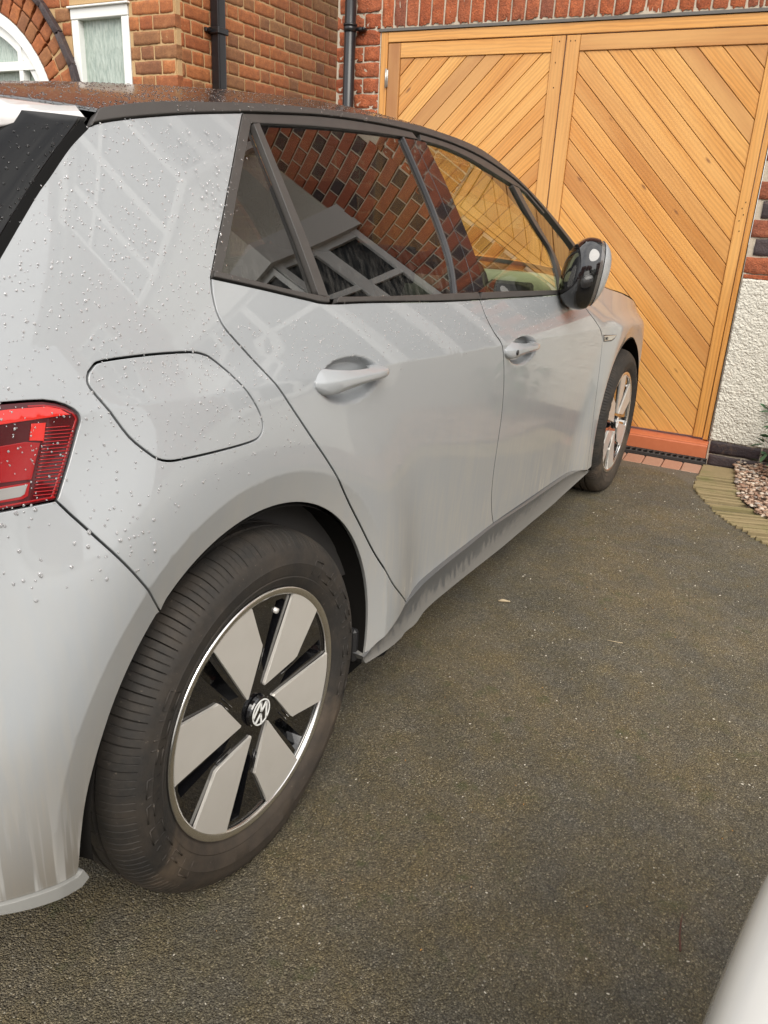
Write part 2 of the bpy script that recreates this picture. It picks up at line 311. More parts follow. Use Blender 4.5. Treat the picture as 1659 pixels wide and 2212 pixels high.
TAP=spl([-.65,-.45,-.3,-.1,.2,.8,1.5,2.2,2.77,3.1,3.35,3.6],[.13,.062,.035,.016,.006,0,0,.003,.012,.045,.12,.30])
ZCR=lambda x: .9475-.050*np.asarray(x,float)-.001*np.asarray(x,float)**2
GUP=lambda d: .572*d-.0462*(1-np.exp(-d/.14))
GLO=lambda d: .024*(1-np.exp(-(d/.40)**2))
BOWL=((.292,.917,.122,.046,.024),(1.272,.857,.132,.044,.024))
def ysurf(x,z):
    x=np.asarray(x,float);z=np.asarray(z,float)
    T=TAP(x);d=z-ZCR(x)
    g=np.where(d>0,GUP(np.maximum(d,0)),GLO(np.minimum(d,0)))
    y=T+g
    for hx,fl in ((0.,FLR),(WB,FLF)):
        rho=np.hypot(x-hx,z-HZ)
        k=1-sst(-.03,.07,d)
        w=(1-sst(.462,.76,rho))*k
        y=y*(1-w)+(fl(x-hx)+.02*sst(.462,.9,rho))*w
        y=y+np.maximum(.462-rho,0)*.26*k
    for cx,cz,ax,az,dp in BOWL:
        q=((x-cx)/ax)**2+((z-cz-(cx-x)*.045)/az)**2
        y=y+dp*(1-sst(.35,1.0,q))
    return y
def normal(x,z,e=2e-4):
    yx=(ysurf(x+e,z)-ysurf(x-e,z))/(2*e);yz=(ysurf(x,z+e)-ysurf(x,z-e))/(2*e)
    n=np.stack([yx,-np.ones_like(yx),yz],-1);return n/np.linalg.norm(n,axis=-1,keepdims=True)
# ================================================================ THE GREY CAR
# car frame = world frame: x forward, y to the car's left, z up; rear wheel hub at x=0, front hub at x=WB
def resample(poly,step,closed=True):
    P=np.array(poly,float); Q=np.roll(P,-1,0) if closed else P[1:]; out=[]
    for a_,b_ in zip(P,Q):
        n=max(1,int(np.ceil(np.hypot(*(b_-a_))/step)))
        for k in range(n): out.append(a_+(b_-a_)*k/n)
    if not closed: out.append(P[-1])
    return np.array(out)
def crom(pts,n=6):
    P=[np.array(p,float) for p in pts]; P=[2*P[0]-P[1]]+P+[2*P[-1]-P[-2]]; out=[]
    for i in range(1,len(P)-2):
        for k in range(n):
            t=k/n; a_,b_,c_,d_=P[i-1:i+3]
            out.append(tuple(.5*((2*b_)+(c_-a_)*t+(2*a_-5*b_+4*c_-d_)*t*t+(3*b_-a_-3*c_+d_)*t**3)))
    out.append(tuple(P[-2])); return out
def inpoly(poly,pts):
    x,z=pts[:,0],pts[:,1]; r=np.zeros(len(pts),bool); P=poly; Q=np.roll(P,-1,0)
    for (x0,z0),(x1,z1) in zip(P,Q):
        if z0==z1: continue
        c=((z0>z)!=(z1>z))&(x<(x1-x0)*(z-z0)/(z1-z0)+x0); r^=c
    return r
def area(P): Q=np.roll(P,-1,0); return .5*np.sum(P[:,0]*Q[:,1]-Q[:,0]*P[:,1])
def outn(P):
    d=np.roll(P,-1,0)-np.roll(P,1,0); d/=np.maximum(np.linalg.norm(d,axis=1,keepdims=True),1e-9)
    n=np.stack([d[:,1],-d[:,0]],1); return n if area(P)>0 else -n
FEAT=[]
for s_ in (-.003,.003):
    xs_=np.arange(-.5,3.5,.02); FEAT.append(np.stack([xs_,ZCR(xs_)+s_],1))
    for hx in (0,WB):
        an=np.radians(np.arange(-20,200,2)); FEAT.append(np.stack([hx+(.462+s_)*np.cos(an),HZ+(.462+s_)*np.sin(an)],1))
for cx,cz,ax,az,dp in BOWL:
    g=np.stack(np.meshgrid(np.arange(cx-ax*1.05,cx+ax*1.05,.005),np.arange(cz-az*1.3,cz+az*1.3,.005)),-1).reshape(-1,2); FEAT.append(g)
FEAT=np.concatenate(FEAT)
def dist_min(A,B):
    r=np.full(len(A),9.)
    for i in range(0,len(B),200): r=np.minimum(r,np.min(np.hypot(A[:,None,0]-B[None,i:i+200,0],A[:,None,1]-B[None,i:i+200,1]),1))
    return r
def panel(name,poly,mat,parent,holes=(),off=0.,gap=.0018,rim=.012,step=.022,bev=.0012,both=True,label=None,bstep=.010,kind=None):
    P=resample(poly,bstep); P=P-outn(P)*gap; loops=[P]
    for h in holes:
        Hh=resample(h,bstep); Hh=Hh+outn(Hh)*gap; loops.append(Hh)
    ins=[loops[0]-outn(loops[0])*bev]+[h+outn(h)*bev for h in loops[1:]]
    lo,hi=P.min(0),P.max(0)
    g=np.stack(np.meshgrid(np.arange(lo[0]+step*.37,hi[0],step),np.arange(lo[1]+step*.41,hi[1],step)),-1).reshape(-1,2)
    F_=FEAT[(FEAT[:,0]>lo[0])&(FEAT[:,0]<hi[0])&(FEAT[:,1]>lo[1])&(FEAT[:,1]<hi[1])]
    if len(F_):
        gk=dist_min(g,F_)>.0045 if len(g) else np.zeros(0,bool)
        g=np.concatenate([g[gk],F_])
    k=inpoly(ins[0],g)
    for h in ins[1:]: k&=~inpoly(h,g)
    g=g[k]
    B=np.concatenate(ins)
    if len(g): g=g[dist_min(g,B)>.0035]
    V=np.concatenate([B,g]) if len(g) else B
    E=[];o=0
    for q in ins:
        n=len(q); E+=[(o+i,o+(i+1)%n) for i in range(n)]; o+=n
    r=delaunay_2d_cdt([Vector(v) for v in V],E,[],0,1e-6)
    VV=np.array([tuple(v) for v in r[0]]); T=[f for f in r[2] if len(f)==3]
    cen=np.array([VV[list(f)].mean(0) for f in T]); k=inpoly(ins[0],cen)
    for h in ins[1:]: k&=~inpoly(h,cen)
    T=[f for f,kk in zip(T,k) if kk]
    def lift(p2,depth=0.):
        y=ysurf(p2[:,0],p2[:,1]); n=normal(p2[:,0],p2[:,1]); q=np.stack([p2[:,0],y,p2[:,1]],1)+n*(off-depth); return q,n
    q,n=lift(VV); verts=[q]; nrm=[n]
    faces=[]
    for f in T:
        a_,b_,c_=q[list(f)]; nn=np.cross(b_-a_,c_-a_)
        faces.append(tuple(f) if nn@n[f[0]]>0 else (f[0],f[2],f[1]))
    base=len(VV)
    for li,(pe,pi) in enumerate(zip(loops,ins)):
        o2=outn(pe)*(1 if li==0 else -1)
        qi,ni=lift(pi); qe,ne=lift(pe,bev)
        e=1e-3; t3=(lift(pe+o2*e)[0]-lift(pe-o2*e)[0]); t3/=np.linalg.norm(t3,axis=1,keepdims=True)
        qd=qe-ne*rim; nm=ni+t3; nm/=np.linalg.norm(nm,axis=1,keepdims=True)
        m=len(pe); verts+=[qi,qe,qe,qd]; nrm+=[ni,nm,t3,t3]
        for i in range(m):
            j=(i+1)%m
            for A,Bq in ((0,1),(2,3)):
                f=(base+A*m+i,base+A*m+j,base+Bq*m+j,base+Bq*m+i)
                al=[qi,qe,qe,qd]; a_,b_,c_=al[A][i],al[A][j],al[Bq][j]
                nn=np.cross(b_-a_,c_-a_); ref=(nm if A==0 else t3)[i]
                faces.append(f if nn@ref>0 else f[::-1])
        base+=4*m
    verts=np.concatenate(verts); nrm=np.concatenate(nrm)
    o=mesh(name,verts,faces,mat,parent,normals=nrm,label=label,kind=kind); o.data.materials.clear(); o.data.materials.append(mat)
    res=[o]
    if both:
        v2=verts.copy(); v2[:,1]=2*YC-v2[:,1]; n2=nrm.copy(); n2[:,1]*=-1
        res.append(mesh(name,v2,[f[::-1] for f in faces],mat,parent,normals=n2,kind=kind))
    return res
def mirror_obj(o,parent):
    me=o.data.copy(); me.transform(Matrix.Translation((0,2*YC,0))@Matrix.Scale(-1,4,(0,1,0))); me.flip_normals()
    c=o.copy(); c.data=me; COL.objects.link(c); c.parent=parent; return c
def strip_poly(c,w0,w1):  # band along an open curve, offset w0..w1 to its left
    P=np.array(c,float); d=np.gradient(P,axis=0); d/=np.linalg.norm(d,axis=1,keepdims=True); n=np.stack([-d[:,1],d[:,0]],1)
    return [tuple(q) for q in (P+n*w0)]+[tuple(q) for q in (P+n*w1)[::-1]]
def arc(cx,a0,a1,R=.40,n=50): return [(cx+R*math.cos(math.radians(a0+(a1-a0)*i/n)),HZ+R*math.sin(math.radians(a0+(a1-a0)*i/n))) for i in range(n+1)]
car=thing('parked_car','wet grey five-door hatchback parked nose-in to the wooden garage doors','car')
WINR=[(.237,1.373),(.197,1.334),(.103,1.24),(.024,1.159),(-.018,1.113)]
DR=crom([(-.018,1.113),(-.027,1.092),(-.032,1.067),(-.028,1.045),(-.013,1.024),(.014,.992),(.050,.948),(.083,.904),(.131,.846),(.175,.798),(.217,.751),(.250,.710),(.282,.670),(.337,.601),(.395,.522),(.440,.465),(.501,.393),(.605,.302)],4)
BG=crom([(1.235,.305),(1.203,.36),(1.178,.43),(1.167,.51),(1.165,.578),(1.160,.686),(1.136,.794),(1.093,.89),(1.045,.932),(1.012,.975),(1.000,1.018)],4)
FG=crom([(2.262,.226),(2.252,.36),(2.246,.487),(2.251,.566),(2.259,.695),(2.252,.772),(2.228,.806),(2.13,.865),(2.038,.913),(1.96,.955),(1.925,.978)],3)
SKT=crom([(.388,.252),(.43,.270),(.472,.280),(.53,.292),(.605,.302),(.70,.312),(.834,.315),(1.02,.313),(1.235,.309),(1.54,.292),(2.06,.259),(2.262,.228)],4)
iDR=min(range(len(SKT)),key=lambda i:abs(SKT[i][0]-.605)); iBG=min(range(len(SKT)),key=lambda i:abs(SKT[i][0]-1.235))
BELT=crom([(-.016,1.113),(.097,1.091),(.205,1.069),(.276,1.057),(.432,1.049),(.748,1.030),(1.000,1.018),(1.4,1.001),(1.925,.978)],5)
BELTR=[p for p in BELT if p[0]<=1.0001]; BELTF=[p for p in BELT if p[0]>=.9999]
CPT=crom([(-.143,1.310),(-.117,1.3185),(-.055,1.331),(.017,1.343),(.104,1.356),(.237,1.373)],4)
HAT=crom([(-.50,1.005),(-.44,1.065),(-.349,1.150),(-.274,1.216),(-.240,1.242),(-.189,1.281),(-.143,1.310)],4)
BGAP=[(-.236,.652),(-.283,.722),(-.336,.802),(-.361,.842),(-.372,.861)]
LIGHT=[(-.372,.861),(-.369,.865),(-.346,.904),(-.328,.938),(-.320,.953),(-.3197,.957),(-.321,.962),(-.325,.968),(-.334,.9745),(-.346,.980),(-.361,.984),(-.381,.986),(-.412,.988),(-.48,.990)]
FLAP=crom([(-.289,1.009),(-.2935,1.001),(-.2935,.990),(-.276,.957),(-.257,.921),(-.235,.896),(-.220,.8835),(-.201,.877),(-.172,.8745),(-.106,.871),(-.036,.869),(-.011,.873),(.000,.886),(-.002,.908),(-.021,.944),(-.045,.975),(-.072,1.000),(-.088,1.009),(-.114,1.015),(-.186,1.0195),(-.262,1.020),(-.281,1.016)],3)[:-1]
aS=math.degrees(math.atan2(.250-HZ,.388)); aB=math.degrees(math.atan2(.652-HZ,-.236))
quarter=WINR+DR[1:]+SKT[:iDR][::-1]+arc(0,aS,aB)[1:-1]+BGAP+LIGHT[1:]+HAT+CPT[1:-1]
panel('rear_quarter_panel',quarter,M['paint'],car,holes=[FLAP])
panel('charge_flap',FLAP,M['paint'],car,both=False,gap=.0016)
reardoor=DR+SKT[iDR+1:iBG+1]+BG[1:]+BELTR[::-1][1:-1]
frontdoor=SKT[iBG:]+FG[1:]+BELTF[::-1][1:]+BG[::-1][1:-1]
rd=panel('rear_door',reardoor,M['paint'],car,gap=.0022,rim=.0035); fd=panel('front_door',frontdoor,M['paint'],car,gap=.0022,rim=.0035)
panel('door_seal',strip_poly(resample(BG,.008,False),-.0021,.0021),M['void'],car,off=-.0006,gap=0.,rim=.002,bev=.0003)
panel('door_seal',strip_poly(resample(FG,.008,False),-.0014,.0014),M['void'],car,off=-.0008,gap=0.,rim=.002,bev=.0003)
fender=FG[::-1]+[(2.384,.232)]+arc(WB,195,35)+[(3.13,.60),(3.2,.68),(3.24,.76),(3.25,.81)]+[(3.0,.885),(2.7,.935),(2.42,.972),(2.36,.988),(2.2,.985),(2.05,.982)]
panel('front_wing',fender,M['paint'],car)
# ---- ends wrapped round to the centre line
def endpatch(name,mat,front,z0,z1,x0,Xe,nz=14,nu=26,u0=0.,u1=1.,off=0.,both=True,parent=None,n=2.6,depth=.0):
    zs=np.linspace(z0,z1,nz); V=[];F=[]
    x0f=x0 if callable(x0) else (lambda z,x0_=x0:x0_)
    for i,z in enumerate(zs):
        x0=float(x0f(z)); ys=float(ysurf(x0,z)); a_=abs(Xe(z)-x0)+off; b_=YC-ys
        for j in range(nu+1):
            t=(u0+(u1-u0)*j/nu)*math.pi/2
            dx=a_*math.sin(t)**(2/n) if t>0 else 0; dy=b_*(1-math.cos(t)**(2/n))
            V.append((x0+(dx if front else -dx),ys-off+dy,z))
    for i in range(nz-1):
        for j in range(nu):
            f=(i*(nu+1)+j,i*(nu+1)+j+1,(i+1)*(nu+1)+j+1,(i+1)*(nu+1)+j); F.append(f if front else f[::-1])
    o=mesh(name,V,F,mat,parent or car,smooth=True); r=[o]
    if both: r.append(mirror_obj(o,parent or car))
    return r
XR=spl([.25,.40,.55,.80,.95,1.05,1.15],[-.62,-.67,-.685,-.672,-.65,-.60,-.53])
XF=spl([.22,.40,.60,.75,.85],[3.50,3.58,3.56,3.47,3.36])
rb=crom([(-.425,.318),(-.44,.320),(-.52,.318)],3)
bump=BGAP[::-1]+arc(0,aB,150,n=18)[1:]+crom([(-.3700,.491),(-.396,.43),(-.412,.37),(-.4195,.335),(-.424,.320),(-.432,.314),(-.466,.326),(-.502,.336),(-.532,.342)],4)+[(-.56,.345),(-.56,.859),(-.50,.859)]
panel('rear_bumper',bump,M['paint'],car)
endpatch('rear_bumper_face',M['paint'],False,.345,.859,-.558,XR)
lip=[(-.421,.318),(-.432,.3155),(-.466,.3275),(-.502,.3375),(-.532,.3435),(-.56,.347),(-.56,.330),(-.533,.327),(-.503,.317),(-.468,.306),(-.428,.292),(-.412,.296)]
panel('bumper_lip',lip,M['lip'],car,off=.006,gap=0.,rim=.05)
endpatch('bumper_lip_face',M['lip'],False,.331,.346,-.558,XR,nz=3,off=.006)
fbp=arc(WB,35,-12,n=20)+[(3.30,.24),(3.38,.24),(3.38,.76),(3.25,.81),(3.24,.76),(3.2,.68),(3.13,.60)]
panel('front_bumper',fbp,M['paint'],car)
endpatch('front_bumper_face',M['paint'],True,.24,.775,3.379,XF)
# ---- tail light
lamp=LIGHT+[(-.48,.860)]
tl=panel('tail_light',lamp,M['red2'],car,off=-.0012,gap=.0012,rim=.02)
endpatch('tail_light',M['red2'],False,.861,.988,-.478,XR,nz=6,u1=.52,off=-.003)
endpatch('tailgate_lower',M['gloss'],False,.861,.99,-.478,XR,nz=6,u0=.53)
for src in (0,):
    T=tl[0]
    def seg(nm,pl,mt,o_=0.0,**k): return panel(nm,pl,mt,T,off=o_,gap=.0004,rim=.003,both=False,bstep=.006,bev=.0005,**k)
    rimo=np.array(resample(lamp,.006)); 
    band=LIGHT[:12]; seg('lens_edge',strip_poly(resample(band,.004,False),.0042,.0072),M['red1'],.0003)
    seg('lens_edge',[(-.371,.864),(-.48,.864),(-.48,.867),(-.373,.867)],M['red1'],.0003)
    seg('brake_light_band',[(-.46,.964),(-.46,.981),(-.4034,.9804),(-.3580,.977),(-.3425,.9716),(-.3316,.9625),(-.3669,.9632),(-.3973,.9638)],M['red3'],.0006)
    seg('lens_segment',[(-.3879,.9392),(-.3819,.9595),(-.3640,.9581),(-.3700,.9355)],M['red3'],.0006)
    seg('lens_segment',[(-.46,.905),(-.46,.9385),(-.3925,.9389),(-.3745,.9345),(-.3930,.8915),(-.46,.896)],M['red1'],.0004)
    seg('reversing_light_rim',[(-.46,.8705),(-.46,.8905),(-.3950,.889),(-.4010,.8725),(-.408,.8695)],M['red1'],.0006)
    seg('reversing_light',[(-.46,.873),(-.46,.888),(-.3985,.887),(-.4045,.8755),(-.410,.873)],M['lens_rev'],.0012)
    bm=bmesh.new()
    rp_=np.array([(-.398,.8710),(-.3660,.9570),(-.3290,.9512),(-.3315,.938),(-.359,.886),(-.369,.8695)])
    for z in np.arange(.872,.956,.0042):
        xs=[]
        for (x0,z0),(x1,z1) in zip(rp_,np.roll(rp_,-1,0)):
            if (z0>z)!=(z1>z): xs.append(x0+(x1-x0)*(z-z0)/(z1-z0))
        if len(xs)==2:
            x0,x1=min(xs),max(xs); pts=[(x,float(ysurf(x,z+(x-x0)*-.10))-.0002,z+(x-x0)*-.10) for x in np.linspace(x0+.002,x1-.002,6)]
            tube(bm,pts,.0009,5)
    bme('lens_ridges',bm,M['red1'],T,True,kind='stuff')
    # darker upper lens edge
# ---- sills and trims
YSK=lambda x:float(np.interp(x,[.38,.5,.7,1.2,2.0,2.25,2.33],[-.004,.000,.008,.012,.010,.000,-.004]))
TS=crom([(.378,.262),(.42,.266),(.472,.276),(.53,.289),(.603,.303),(.71,.315),(.834,.317),(1.02,.314),(1.206,.311),(1.516,.291),(1.80,.276),(2.065,.259),(2.2,.243),(2.29,.222),(2.335,.207)],5)
BS=crom([(.392,.236),(.47,.222),(.549,.212),(.65,.212),(.745,.223),(.90,.217),(1.07,.210),(1.418,.194),(1.769,.186),(2.0,.187),(2.15,.192),(2.25,.196),(2.315,.200),(2.337,.203)],5)
bm=bmesh.new(); prev=None; NS=90
TSa,BSa=np.array(TS),np.array(BS)
for i in range(NS+1):
    t=i/NS; xt=.378+(2.335-.378)*t; xb=.392+(2.337-.392)*t
    zt=float(np.interp(xt,TSa[:,0],TSa[:,1])); zb=float(np.interp(xb,BSa[:,0],BSa[:,1])); yt,yb=YSK(xt),YSK(xb)
    wob=.0015*math.sin(xt*9)+ (.004*math.exp(-((xt-.60)/.02)**2)) - (.003*math.exp(-((xt-.66)/.03)**2))
    P_=[(xt,yt+.035,zt+.001),(xt,yt+.003,zt+.0005),(xt,yt,zt-.002)]
    for q in (.12,.35,.6,.85): P_.append((xt+(xb-xt)*q,yt+(yb-yt)*q+.004*math.sin(math.pi*q)+wob*q,zt+(zb-zt)*q))
    P_+=[(xb,yb-.001+wob,zb+.003),(xb,yb+.001+wob,zb),(xb,yb+.018,zb-.001),(xb,yb+.05,zb+.006)]
    row=[bm.verts.new(p) for p in P_]
    if prev:
        for a_,b_,c_,d_ in zip(prev,prev[1:],row[1:],row): bm.faces.new((a_,b_,c_,d_))
    else: bm.faces.new(row)
    prev=row
bm.faces.new(prev)
sk_=bme('side_skirt',bm,M['skirt'],car,True); m_=sk_.modifiers.new('es','EDGE_SPLIT'); m_.split_angle=math.radians(40); mirror_obj(sk_,car)
# ---- dark inner shell behind panel gaps
inner=[(-.30,.60),(-.45,.60),(-.45,.98),(-.2,1.24),(-.12,1.29),(.18,1.36),(-.04,1.10),(.2,1.045),(1.0,1.005),(1.9,.965),(2.36,.95),(2.7,.90),(3.2,.80),(3.3,.6),(3.13,.56)]+arc(WB,32,195,R=.42)+[(2.3,.2),(.5,.2),(.40,.24)]+arc(0,-8,118,R=.42)
panel('inner_body',inner,M['void'],car,off=-.018,gap=0,rim=.002,step=.06,bstep=.03)
# ---- belt trim, window frames, glass
BT=crom([(-.008,1.122),(.043,1.112),(.156,1.0885),(.255,1.0715),(.283,1.068),(.509,1.0555),(.871,1.041),(1.291,1.0225),(1.925,.992)],5)
belt_r=[p for p in BT if p[0]<=.9851]; belt_f=[p for p in BT if p[0]>=.9849]
i0=lambda C_,x:min(C_,key=lambda p:abs(p[0]-x))
def between(C_,a_,b_): return [p for p in C_ if a_<=p[0]<=b_]
panel('belt_trim',between(BELT,-.02,.286)+between(BT,-.02,.289)[::-1],M['satin'],car,off=.004,gap=.001)
panel('belt_trim',between(BELT,.286,.995)+[(1.0,1.018),(.995,1.036)]+between(BT,.286,.99)[::-1],M['satin'],car,off=.004,gap=.001)
panel('belt_trim',between(BELT,1.0,1.93)+between(BT,1.0,1.93)[::-1],M['satin'],car,off=.004,gap=.001)
GT=crom([(.250,1.356),(.277,1.360),(.488,1.377),(.716,1.390),(.890,1.397),(.960,1.3985),(1.031,1.399),(1.152,1.396),(1.300,1.383),(1.412,1.366),(1.52,1.348),(1.640,1.327)],5)
RBt=crom([(.234,1.373),(.282,1.378),(.513,1.400),(.743,1.412),(.964,1.416),(1.179,1.412),(1.35,1.400),(1.50,1.380),(1.674,1.345),(1.78,1.312)],5)
RTp=crom([(-.116,1.331),(-.104,1.338),(-.049,1.350),(.027,1.363),(.144,1.377),(.281,1.393),(.441,1.407),(.633,1.420),(.85,1.430),(1.05,1.433),(1.324,1.425),(1.506,1.403),(1.721,1.345),(1.915,1.265),(2.129,1.150),(2.30,1.045),(2.36,1.005)],5)
# roof rail strip
panel('roof_rail',CPT[1:-1]+between(RBt,.234,1.79)+[(1.90,1.255),(2.06,1.163),(2.25,1.04)]+[p for p in RTp if p[0]<2.26][::-1],M['satin'],car,off=.003,gap=.0008,rim=.02)
# door frame top (rear + front)
panel('door_frame',[p for p in RBt if p[0]<=.985]+[(.985,1.399)]+between(GT,.24,.96)[::-1],M['satin'],car,off=-.002,gap=.0015)
panel('door_frame',between(RBt,.99,1.79)+[(1.90,1.25),(1.885,1.244),(1.767,1.304),(1.696,1.322)]+between(GT,.99,1.66)[::-1],M['satin'],car,off=-.002,gap=.0015)
# rear edge trim of the quarter light
panel('quarter_trim',WINR+[(-.012,1.121),(.011,1.118),(.052,1.159),(.125,1.235),(.205,1.313),(.250,1.356)],M['satin'],car,off=-.001,gap=.001)
tri=[(.012,1.118),(.052,1.159),(.125,1.235),(.205,1.313),(.248,1.352),(.2475,1.25),(.247,1.16),(.2465,1.0725),(.156,1.0890),(.05,1.111)]
panel('quarter_window',tri,M['glass_dark'],car,off=-.010,gap=-.002,rim=.003)
panel('window_bar',[(.254,1.357),(.274,1.360),(.277,1.25),(.280,1.16),(.283,1.066),(.2515,1.0725),(.2515,1.16),(.2518,1.25)],M['satin'],car,off=.001,gap=.0006)
BP=crom([(.890,1.397),(.901,1.306),(.908,1.210),(.900,1.12),(.861,1.040)],4)
panel('rear_door_window',[(.278,1.359)]+between(GT,.28,.889)+BP+[p for p in BT if .284<p[0]<.86][::-1]+[(.283,1.068)],M['glass_dark'],car,off=-.010,gap=-.002,rim=.003)
# thin bright strip + two gloss pillar covers
def off_curve(c,w): return strip_poly(c,0,w)
panel('pillar_strip',strip_poly(BP,.002,.0085),M['strip'],car,off=-.001,gap=.0003)
PG=crom([(.958,1.399),(.981,1.283),(1.000,1.147),(.9975,1.09),(.985,1.037)],4)
PL2=crom([(1.031,1.399),(1.057,1.316),(1.069,1.237),(1.077,1.118),(1.061,1.031)],4)
panel('pillar_cover',[(q[0]+.012,q[1]) for q in BP]+PG[::-1],M['gloss'],car,off=-.003,gap=.001)
panel('pillar_cover',PG+PL2[::-1],M['gloss'],car,off=-.003,gap=.001)
FB=crom([(1.638,1.327),(1.680,1.256),(1.735,1.190),(1.799,1.128),(1.795,1.06),(1.76,.999)],4)
panel('front_door_window',PL2[::-1]+between(GT,1.032,1.637)+FB+[p for p in BT if 1.07<p[0]<1.755][::-1],M['glass_front'],car,off=-.010,gap=-.002,rim=.003)
FB2=crom([(1.696,1.319),(1.715,1.270),(1.77,1.20),(1.822,1.132),(1.842,1.078),(1.820,.996)],4)
panel('window_bar',FB+FB2[::-1],M['satin'],car,off=-.001,gap=.0004)
panel('front_quarter_window',FB2[::-1]+[(1.767,1.304),(1.887,1.243),(2.051,1.145),(2.22,1.03),(2.24,.985),(2.05,.985),(1.92,.990)],M['glass_front'],car,off=-.008,gap=-.001,rim=.003)
panel('mirror_sail_trim',[(1.92,.978),(1.92,.992),(2.05,.995),(2.23,.995),(2.27,1.035),(2.35,.99),(2.2,.985),(2.05,.982)],M['satin'],car,off=.001,gap=.001)
# ---- upper shell: roof, windscreen, bonnet, tailgate
EH=crom([(-.60,.93),(-.50,1.005),(-.44,1.065),(-.349,1.150),(-.274,1.216),(-.192,1.280),(-.147,1.310),(-.118,1.331)],4)
ER=RTp
EB=crom([(2.36,1.003),(2.42,.974),(2.7,.937),(3.0,.887),(3.25,.812),(3.38,.765),(3.44,.735)],4)
def toppatch(name,mat,edge,h,bow,v0=0.,v1=2.,nv=40,p=2.4,dz=0.,y0=0.,thick=0.,ein=.0,parent=None,label=None,skip=1):
    edge=resample(edge,.022,False); V=[];F=[];n=len(edge)
    for (x,z) in edge:
        ye=float(ysurf(x,z))+ein
        for j in range(nv+1):
            v=v0+(v1-v0)*j/nv; w=1-abs(1-v)
            k=1-(1-w)**p; V.append((x+bow(x)*(1-(1-w)**2),ye+(2*YC-2*ye)*v/2,z+h(x)*k+dz))
    for i in range(n-1):
        for j in range(nv):
            F.append((i*(nv+1)+j,(i+1)*(nv+1)+j,(i+1)*(nv+1)+j+1,i*(nv+1)+j+1))
    return mesh(name,V,F,mat,parent or car,smooth=True,label=label)
hR=lambda x:float(np.interp(x,[-.12,.4,1.0,1.5,1.75,2.1,2.36],[.040,.052,.078,.09,.095,.075,.06]))
hH=lambda x:float(np.interp(x,[-.6,-.35,-.12],[.05,.09,.085])); hB=lambda x:float(np.interp(x,[2.36,2.7,3.3],[.055,.085,.05]))
bF=lambda x:float(np.interp(x,[1.2,1.6,2.0,3.4],[0,.08,.16,.12])); bH=lambda x:float(np.interp(x,[-.6,-.12],[-.10,0]))
_hx=spl([.96,1.065,1.150,1.216,1.280,1.325],[-.552,-.443,-.352,-.276,-.193,-.128])
hx0=lambda z:float(_hx(z))
endpatch('tailgate_glass',M['hatch_glass'],False,.992,1.322,hx0,lambda z:hx0(z)-.24,nz=30,nu=56,n=2.25,off=-.001)
endpatch('tailgate_inner',M['void'],False,.97,1.322,lambda z:hx0(z)+.0,lambda z:hx0(z)-.21,nz=12,nu=30,n=2.25,off=-.03)
toppatch('roof',M['roof'],[p for p in ER if p[0]<1.40],hR,bF,nv=56,p=2.2)
toppatch('windscreen_pillar',M['gloss'],[p for p in ER if p[0]>=1.385],hR,bF,v0=0,v1=.085,nv=4,p=2.2)
toppatch('windscreen_pillar',M['gloss'],[p for p in ER if p[0]>=1.385],hR,bF,v0=1.915,v1=2,nv=4,p=2.2)
toppatch('windscreen',M['glass_front'],[p for p in ER if p[0]>=1.385],hR,bF,v0=.085,v1=1.915,nv=40,p=2.2)
toppatch('bonnet',M['paint'],EB,hB,bF,nv=40)
panel('tailgate_seal',strip_poly(HAT,-.003,.009),M['void'],car,off=.0006,gap=0.,rim=.01)
toppatch('pillar_trim',M['seat'],[p for p in ER if p[0]>=1.34],hR,bF,v0=.02,v1=.19,nv=4,p=2.2,dz=-.025)
toppatch('pillar_trim',M['seat'],[p for p in ER if p[0]>=1.34],hR,bF,v0=1.81,v1=1.98,nv=4,p=2.2,dz=-.025)
# spoiler: roof line carried back past the tailgate, with side fins
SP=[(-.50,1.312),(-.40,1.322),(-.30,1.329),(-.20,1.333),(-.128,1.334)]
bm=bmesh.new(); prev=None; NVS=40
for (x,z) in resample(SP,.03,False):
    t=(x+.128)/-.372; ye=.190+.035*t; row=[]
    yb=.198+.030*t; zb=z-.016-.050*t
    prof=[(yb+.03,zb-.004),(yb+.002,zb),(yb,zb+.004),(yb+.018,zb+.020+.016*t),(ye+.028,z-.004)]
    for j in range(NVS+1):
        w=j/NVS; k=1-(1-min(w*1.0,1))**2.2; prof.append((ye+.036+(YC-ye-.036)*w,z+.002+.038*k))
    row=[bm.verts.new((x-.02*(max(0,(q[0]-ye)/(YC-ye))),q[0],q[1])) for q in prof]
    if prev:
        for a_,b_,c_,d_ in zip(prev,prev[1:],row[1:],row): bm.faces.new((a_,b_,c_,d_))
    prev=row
so_=bme('spoiler',bm,[M['gloss'],M['sky_sheen']],car,True)
for k_,pl in enumerate(so_.data.polygons): pl.material_index=1 if k_%(NVS+5)<6 else 0  # side fin faces carry the painted sky reflection
mirror_obj(so_,car)
